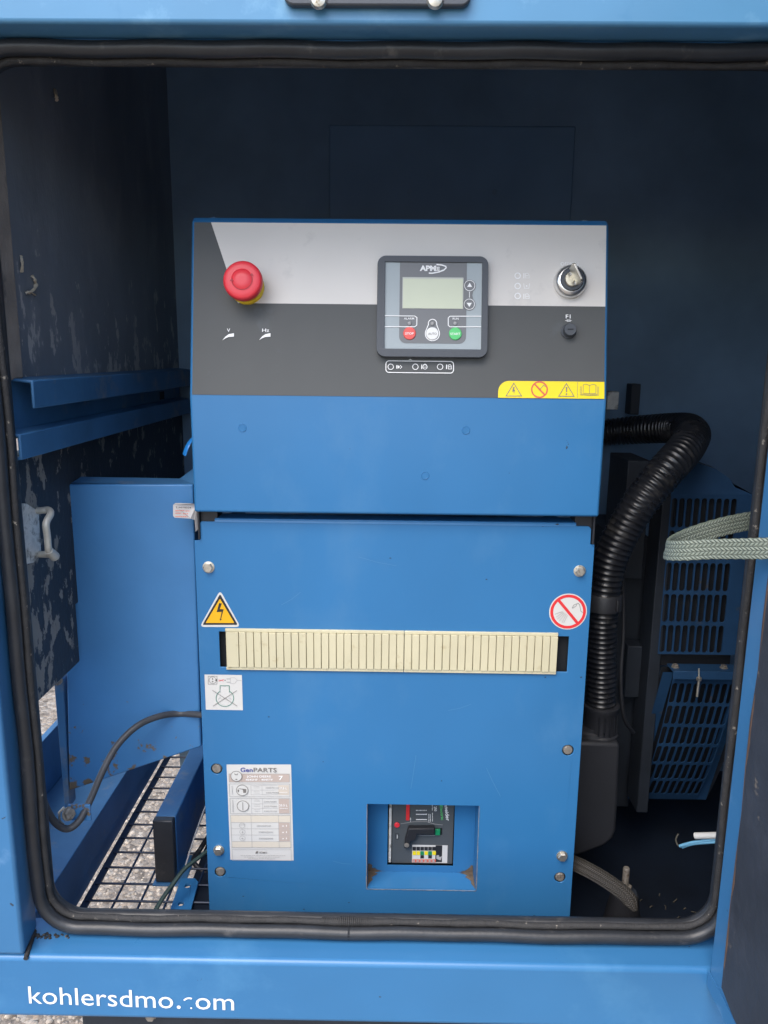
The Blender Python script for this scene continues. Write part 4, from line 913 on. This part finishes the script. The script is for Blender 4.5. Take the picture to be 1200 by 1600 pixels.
# ================================================================== right of the console
# corrugated hose
hs_ = empty('corrugated_hose', PY(945, 1100, .10), 'black glossy corrugated air hose bending up and away beside the cabinet', 'hose')
def ribbed(ctrl, radii, pitch=.0076, seg=28):
    P_ = smooth_path(ctrl, 24); Ls = [0]
    for i in range(1, len(P_)): Ls.append(Ls[-1]+(P_[i]-P_[i-1]).length)
    tot = Ls[-1]; path = []; rad = []
    prof_ = [(0, 1.0), (.10, 1.06), (.19, 1.07), (.28, 1.055), (.38, 1.0), (.70, .988)]
    nrib = int(tot/pitch); j = 0
    for k in range(nrib):
        for f_, m_ in prof_:
            s_ = (k+f_)*pitch
            while j < len(Ls)-2 and Ls[j+1] < s_: j += 1
            t_ = (s_-Ls[j])/max(1e-9, Ls[j+1]-Ls[j]); path.append(P_[j].lerp(P_[j+1], t_))
            g = s_/tot*(len(radii)-1); i0 = min(int(g), len(radii)-2); rad.append((radii[i0]+(radii[i0+1]-radii[i0])*(g-i0))*m_)
    b = MB(); b.tube(path, rad, seg); return b
hc0 = [PY(938, 1105, .105), PY(939, 1050, .105), PY(940, 980, .105), PY(942, 938, .105)]
ribbed(hc0, [.0196, .0192, .0190, .0196], .0070).build('hose_run', M['hose'], hs_, smooth=75)
hc = [PY(942, 945, .105), PY(945, 915, .105), PY(953, 875, .105), PY(972, 832, .105), PY(1003, 782, .105), PY(1040, 736, .115), PY(1067, 706, .14), PY(1079, 688, .18), PY(1082, 677, .24), PY(1068, 669, .33), PY(1020, 670, .39), PY(965, 674, .43), PY(900, 680, .44)]
ribbed(hc, [.0208, .0216, .0222, .0224, .0226, .0228, .0228, .0222, .0215]).build('hose_run', M['hose'], hs_, smooth=75)
a_ = PY(942, 938, .105); b = MB(); b.lathe(a_+V((0, 0, -.012)), (0, 0, 1), [(.0232, 0), (.0248, .001), (.0248, .021), (.0232, .023)], 32); cf = b.build('hose_cuff', M['plastic'], hs_, smooth=40)
MB().box(a_.x+.011, a_.x+.0135, a_.y-.0260, a_.y-.020, a_.z-.007, a_.z+.007).build('cuff_latch', M['plastic'], cf, bevel=.0005)
a_ = PY(938, 1120, .105); b = MB(); b.lathe(a_+V((0, 0, -.028)), (0, 0, 1), [(.0235, 0), (.0255, .001), (.0255, .006), (.0232, .008), (.0232, .040), (.0245, .042), (.0245, .047), (.022, .048)], 32); cf2 = b.build('hose_cuff', M['plastic'], hs_, smooth=40)
for k in range(5):
    q = -1.9+k*.32; MB().add([(a_.x+.0234*cos(q)-.0012, a_.y+.0234*sin(q)-.001, a_.z+z) for z in (-.018, .010)]+[(a_.x+.0234*cos(q)+.0012, a_.y+.0234*sin(q)-.001, a_.z+z) for z in (.010, -.018)], [(0, 3, 2, 1)]).build('cuff_rib', M['hose'], cf2)
# air filter housing under the hose
af = empty('air_filter_housing', PY(935, 1335, .08), 'black moulded plastic air filter box under the corrugated hose', 'air filter')
PA = Plane((0, .075, 0), (1, 0, 0), (0, 0, 1))
b = MB(); b.prism([PA.hit(*q) for q in ((870, 1340), (905, 1337), (925, 1330), (945, 1322), (958, 1311), (963, 1298), (966, 1250), (969, 1162), (870, 1158))], (0, .105, 0)); b.build('filter_body', M['plastic'], af, bevel=.005, bseg=3)
c = PA.hit(938, 1158); b = MB(); b.lathe((c.x, .115, c.z-.004), (0, 0, 1), [(.034, 0), (.033, .007), (.030, .009), (.030, .014)], 32); b.build('filter_collar', M['plastic'], af, smooth=40)
# engine mass behind
en = empty('engine', (.30, .42, -.80), 'dark engine block and frame half hidden in shade behind the hose', 'engine')
def ebox(nm, x0, y0, x1, y1, Y, dp, m_='iron'):
    p = PY(x0, y1, Y); q = PY(x1, y0, Y); return MB().box(p.x, q.x, Y, Y+dp, p.z, q.z).build(nm, M[m_], en, bevel=.0015)
ebox('frame_upright', 1012, 770, 1036, 1270, .225, .05)
ebox('engine_block', 930, 840, 1016, 1260, .30, .18)
ebox('engine_cover', 968, 720, 1018, 905, .28, .1)
ebox('side_plate', 975, 1010, 1012, 1090, .26, .03)
ebox('bracket', 948, 612, 968, 640, .42, .03, 'galv'); ebox('bracket', 984, 600, 1002, 648, .42, .03, 'iron')
b = MB(); b.tube(smooth_path([PY(972, 885, .14), PY(974, 930, .15), PY(974, 990, .15), PY(970, 1060, .14), PY(975, 1120, .14), PY(990, 1145, .16)], 8), .0028, 8); b.build('breather_pipe', M['plastic'], en, smooth=60)
# slotted fan guard
fg = empty('fan_guard', (.46, .22, -.46), 'blue slotted upper fan guard with rounded shoulder, on the right behind the strap', 'fan guard', 'slotted fan guards')
PG = Plane((0, .22, 0), (1, 0, 0), (0, 0, 1))
def slotloop(cx, z0, z1, r): return [(cx+r*cos(t_), z0+r+r*sin(t_)) for t_ in [pi+pi*k/7 for k in range(8)]]+[(cx+r*cos(t_), z1-r+r*sin(t_)) for t_ in [pi*k/7 for k in range(8)]]
def slot_cell(b, pl, xl, xr, zb, zt2, lp, th):
    """front face of one cell round one slot, and the slot's inner walls"""
    n = len(lp); h = n//2; bd = []
    for k in range(n):
        lo = k < h; kk = k if lo else k-h; x_, z_ = lp[k]
        if kk in (0, h-1): e = ((xl if (kk == 0) == lo else xr), z_)
        elif kk in (1, h-2): e = ((xl if (kk == 1) == lo else xr), zb if lo else zt2)
        else: t_ = (kk-1)/(h-3); e = ((xl+(xr-xl)*t_ if lo else xr+(xl-xr)*t_), zb if lo else zt2)
        bd.append(e)
    b.add([pl.P(*q) for q in lp+bd]+[pl.P(*q, -th) for q in lp], [(n+k, n+(k+1) % n, (k+1) % n, k) for k in range(n)]+[(k, (k+1) % n, 2*n+(k+1) % n, 2*n+k) for k in range(n)])
def slot_plate(pl, u0, v0, pu, pv, nc, nr, r, hh, outline_top, ua, ub, va, vb):
    """nc x nr slotted cells with margins ua..ub, va..vb; outline_top = extra shoulder points above vb, right to left"""
    b = MB(); b.keep = False; U1, V1 = u0+nc*pu, v0+nr*pv
    for i in range(nr):
        for j in range(nc):
            cx = u0+(j+.5)*pu; z0 = v0+i*pv+(pv-hh)/2; slot_cell(b, pl, u0+j*pu, u0+(j+1)*pu, v0+i*pv, v0+(i+1)*pv, slotloop(cx, z0, z0+hh, r), .0022)
    for x0, x1, z0, z1 in ((ua, u0, va, vb), (U1, ub, va, vb), (u0, U1, va, v0), (u0, U1, V1, vb)):
        b.add([pl.P(x0, z0), pl.P(x1, z0), pl.P(x1, z1), pl.P(x0, z1)], [(0, 1, 2, 3)])
    if outline_top: L = [(ua, vb), (ub, vb)]+outline_top; b.add([pl.P(*q) for q in L], [tuple(range(len(L)))])
    return b
outl = [PG.uv(*q) for q in ((1040, 1022), (1158, 1022), (1163, 960), (1166, 880), (1164, 820), (1156, 775), (1142, 748), (1122, 732), (1095, 722), (1060, 718), (1036, 722))]
vb_ = PG.uv(1100, 772)[1]; ua_ = PG.uv(1038, 900)[0]; ub_ = PG.uv(1165, 880)[0]
b = slot_plate(PG, .4005, -.4365, .0107, .0482, 9, 5, .0040, .0436, [q for q in outl[5:]], ua_, ub_, outl[0][1], vb_)

def bend_up(p):            # the shoulder above the slots rolls backwards
    d = p.z-zb_
    if d <= 0: return p
    R_ = .075; t_ = min(d/R_, 1.45); return V((p.x, p.y+R_*(1-cos(t_))*.9, zb_+R_*sin(t_)))
zb_ = PG.P(0, vb_).z
b.v = [bend_up(p) for p in b.v]; gp_ = b.build('guard_plate', M['guard_shaded'], fg, smooth=40)
b = MB(); L = [bend_up(PG.P(ub_, outl[0][1]+(vb_-outl[0][1])*k/6)) for k in range(7)]+[bend_up(PG.P(*q)) for q in outl[5:]]
for i in range(len(L)-1): b.add([L[i], L[i+1], L[i+1]+V((.004, .05, .002)), L[i]+V((.004, .05, 0))], [(0, 1, 2, 3)])
b.build('guard_rim', M['plastic'], fg, smooth=80)
p, q = PG.hit(1041, 1043), PG.hit(1156, 1022)
b = MB(); b.box(p.x, q.x, .190, .2195, p.z+.004, p.z+.007); b.box(p.x, q.x, .190, .192, p.z-.006, p.z+.0055); fl = b.build('guard_flange', M['guard_shaded'], fg, bevel=.0008)
for x_ in (1050, 1125): hex_bolt(V((PG.hit(x_, 1030).x, .205, p.z+.007)), (0, 0, 1), .0048, fl, 'zinc_dull')
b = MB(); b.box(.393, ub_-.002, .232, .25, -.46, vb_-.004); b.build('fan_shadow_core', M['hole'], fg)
# lower leaning guard
g2 = empty('fan_guard', (.45, .30, -.70), 'lower leaning slotted guard streaked with rust, under the upper fan guard', 'fan guard', 'slotted fan guards')
Pq = PY(1040, 1050, .205); Vg = V((0, 0, 1)); PG2 = Plane(Pq, (1, 0, 0), Vg)
o2 = [PG2.uv(*q) for q in ((1008, 1248), (1108, 1250), (1142, 1052), (1036, 1050))]
ul, ur, vt2, vb2 = o2[3][0], o2[2][0], o2[3][1], o2[0][1]
def bend_dn(p):            # rolls away underneath like the side of a drum
    d = Pq.z-p.z; e_ = p.y-Pq.y; th0, kp = .06, 1.5; t1 = th0+kp*max(d, 0)
    return V((p.x-.06*d, Pq.y+(cos(th0)-cos(t1))/kp+e_, Pq.z-(sin(t1)-sin(th0))/kp))
nr2 = 6; vb2 = vt2-.016-nr2*.0385-.012; wd2 = .128
b = slot_plate(PG2, ul+.016, vt2-.016-nr2*.0385, .0107, .0385, 9, nr2, .0039, .0345, [], ul, ul+wd2, vb2, vt2); b.v = [bend_dn(p) for p in b.v]; b.build('guard_plate', M['guard_shaded'], g2, smooth=40)
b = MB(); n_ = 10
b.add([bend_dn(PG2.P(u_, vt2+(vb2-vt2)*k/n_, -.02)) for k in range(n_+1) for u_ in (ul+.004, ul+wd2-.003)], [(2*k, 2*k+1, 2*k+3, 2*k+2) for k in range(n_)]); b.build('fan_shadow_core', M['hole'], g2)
b = MB()
for u_, o_ in ((ul+wd2, .004),):
    b = MB(); b.add([bend_dn(PG2.P(u_+(o_ if q else 0), vt2+(vb2-vt2)*k/n_, -.045*q)) for k in range(n_+1) for q in (0, 1)], [(2*k, 2*k+1, 2*k+3, 2*k+2) for k in range(n_)]); b.build('guard_rim', M['plastic'], g2, smooth=60)
c = PY(1092, 1062, .185); b = MB(); b.tube([c, c+V((-.0008, -.001, -.026))], .0020, 8); b.lathe(c, (0, 0, 1), [(.0040, -.001), (.0040, .003), (.003, .004)], 6); b.tube([c, c+V((0, .004, .016))], .0012, 6)
tag(b.build('hanging_screw', M['zinc'], None, smooth=40), 'small bright screw hanging loose between the two slotted fan guards', 'screw')
# braided strap, doubled back over the seal
b = MB(); ctl = [PY(1185, 812, -.085), PY(1160, 816, -.09), PY(1125, 824, -.10), PY(1085, 836, -.11), PY(1055, 848, -.12), PY(1042, 856, -.135), PY(1046, 860, -.155), PY(1070, 860, -.175), PY(1110, 858, -.19), PY(1150, 857.5, -.205), PY(1185, 857, -.22), PY(1225, 856, -.235)]
sp_ = smooth_path(ctl, 10); Ls = 0; n = len(sp_); hw = [.0094 for _ in range(n)]; th = .0014
for i, p in enumerate(sp_):
    if i: Ls += (p-sp_[i-1]).length
    tt = (sp_[min(i+1, n-1)]-sp_[max(i-1, 0)]).normalized(); up_ = V((0, 0, 1)); up_ = (up_-tt*up_.dot(tt)).normalized(); nn = tt.cross(up_).normalized()
    tw = .28*sin(i*.09); up_ = (up_+nn*tw*.4).normalized()
    edge_w = hw[i]*(1+.03*sin(i*1.7))
    for k, (a_, o_) in enumerate(((-1, 1), (-.55, 1.35), (0, 1.0), (.55, 1.35), (1, 1), (1, -1), (0, -1.2), (-1, -1))):
        b.v.append(p+up_*edge_w*a_+nn*th*o_); b.uv[len(b.v)-1] = (Ls/.1*1.0, (a_+1)/2)
for i in range(n-1):
    for k in range(8): l = (k+1) % 8; b.f.append((i*8+k, i*8+l, (i+1)*8+l, (i+1)*8+k))
b.f += [tuple(range(8))[::-1], tuple(range((n-1)*8, n*8))]
tag(b.build('webbing_strap', M['webbing'], None, smooth=70), 'green grey braided strap folded back over the right door seal', 'strap')
# braided sleeve lying at lower right
b = MB(); ctl = [PY(880, 1343, .03), PY(900, 1350, .02), PY(928, 1364, .0), PY(958, 1383, -.02), PY(981, 1402, -.035), PY(993, 1424, -.045)]
sp_ = smooth_path(ctl, 10); n = len(sp_); Ls = 0
for i, p in enumerate(sp_):
    if i: Ls += (p-sp_[i-1]).length
    tt = (sp_[min(i+1, n-1)]-sp_[max(i-1, 0)]).normalized(); sd = tt.cross(V((0, -.75, .66))).normalized(); nn = sd.cross(tt).normalized(); hw_ = .0098 if i < n-8 else .0098*(.25+.75*((n-1-i)/7))
    for k in range(10):
        a_ = 2*pi*k/10; b.v.append(p+sd*hw_*cos(a_)+nn*.0035*sin(a_)); b.uv[len(b.v)-1] = (Ls/.1, k/10*2)
for i in range(n-1):
    for k in range(10): l = (k+1) % 10; b.f.append((i*10+k, i*10+l, (i+1)*10+l, (i+1)*10+k))
b.f += [tuple(range(10))[::-1], tuple(range((n-1)*10, n*10))]
tag(b.build('braided_sleeve', M['sleeve'], None, smooth=70), 'frayed brown braided sleeve hanging out from behind the cabinet bottom right', 'braided sleeve')
# stud, wires, litter on the floor
c = PY(976, 1392, .06); mo = empty('mounting_stud', c, 'upright threaded stud with nut and washer on the dark floor, lower right', 'stud')
b = MB(); b.lathe(c+V((0, 0, .004)), (0, 0, 1), [(.0045, 0), (.0045, .030), (.0038, .032), (.001, .0325)], 14); b.build('threaded_rod', M['zinc_dull'], mo, smooth=40)
b = MB(); b.lathe(c, (0, 0, 1), [(.0095, 0), (.0095, .008), (.0085, .009)], 6); b.build('nut', M['zinc_dull'], mo, smooth=25)
b = MB(); b.lathe(c+V((0, 0, -.004)), (0, 0, 1), [(.0165, 0), (.0165, .003), (.012, .004)], 24); b.build('washer', M['iron'], mo, smooth=35)
b = MB(); b.lathe(c+V((0, 0, -.09)), (0, 0, 1), [(.03, 0), (.026, .04), (.018, .086)], 24); b.build('rubber_mount', M['plastic'], mo, smooth=40)
wb = empty('wire_bundle', PY(1090, 1312, .02), 'pale blue wires with a white sleeve poking from behind the right seal', 'wires')
b = MB(); b.tube([PY(1086, 1306, .02), PY(1130, 1305, .0)], .0042, 14); b.build('white_sleeve', M['sticker'], wb, smooth=60)
for d_, e_ in ((0, 1310), (4, 1315)):
    b = MB(); b.tube(smooth_path([PY(1062+d_, 1322+d_*.4, .03), PY(1085, 1316+d_*.5, .02), PY(1130, e_, .0)], 6), .0021, 8); b.build('wire', M['wire_blue'], wb, smooth=60)
b = MB(); b.tube(smooth_path([PY(1060, 1303, .035), PY(1056, 1312, .035), PY(1060, 1322, .032)], 6), .0012, 8); b.build('wire', M['bits'], wb, smooth=60)
b = MB()
for q, ln, an in (((1052, 1410), .012, .5), ((1080, 1424), .03, -.5), ((1058, 1435), .006, .2), ((1015, 1418), .006, 0), ((1040, 1421), .008, 1.2), ((1068, 1421), .005, 0), ((982, 1424), .006, .4), ((1030, 1400), .005, .9), ((1000, 1408), .004, .2)):
    c = PZ(*q, -.7985); b.tube([c, c+V((cos(an)*ln*.6, sin(an)*ln*.6+.001, .002)), c+V((cos(an+.3)*ln, sin(an+.3)*ln, .001))], [.0009, .0007, .0004], 5)
tag(b.build('floor_litter', M['bits'], None), 'scraps of dry litter on the dark floor at lower right', kind='stuff')
# pebbles standing proud of the ground where it shows
b = MB(); rnd = random.Random(3)
ico = [(0, 0, 1)]+[(cos(k*pi*2/5)*.89, sin(k*pi*2/5)*.89, .45) for k in range(5)]+[(cos((k+.5)*pi*2/5), sin((k+.5)*pi*2/5), -.2) for k in range(5)]
icf = [(0, 1+k, 1+(k+1) % 5) for k in range(5)]+[(1+k, 6+k, 1+(k+1) % 5) for k in range(5)]+[(1+(k+1) % 5, 6+k, 6+(k+1) % 5) for k in range(5)]
for i in range(9000):
    x, y = rnd.uniform(-1.5, -.2), rnd.uniform(-.25, 1.35)
    if rnd.random() < .12: x, y = rnd.uniform(-.7, -.2), rnd.uniform(-.3, .1)
    r = .0025+.0075*rnd.random()**2; a_ = rnd.random()*6.3; e_ = rnd.uniform(.6, 1)
    b.add([(x+r*(p[0]*cos(a_)-p[1]*sin(a_)*e_), y+r*(p[0]*sin(a_)+p[1]*cos(a_)*e_), -1.3205+r*p[2]*.6) for p in ico], icf)
M['pebble'] = mat('pebble_stone', (.36, .305, .245), .75, var=.45, vscale=70, spots=((.60, .50, .38), .62, .03, 45, 2))
tag(b.build('pebbles', M['pebble'], None, smooth=80), 'pebbles set in the ground seen under the enclosure', kind='stuff')
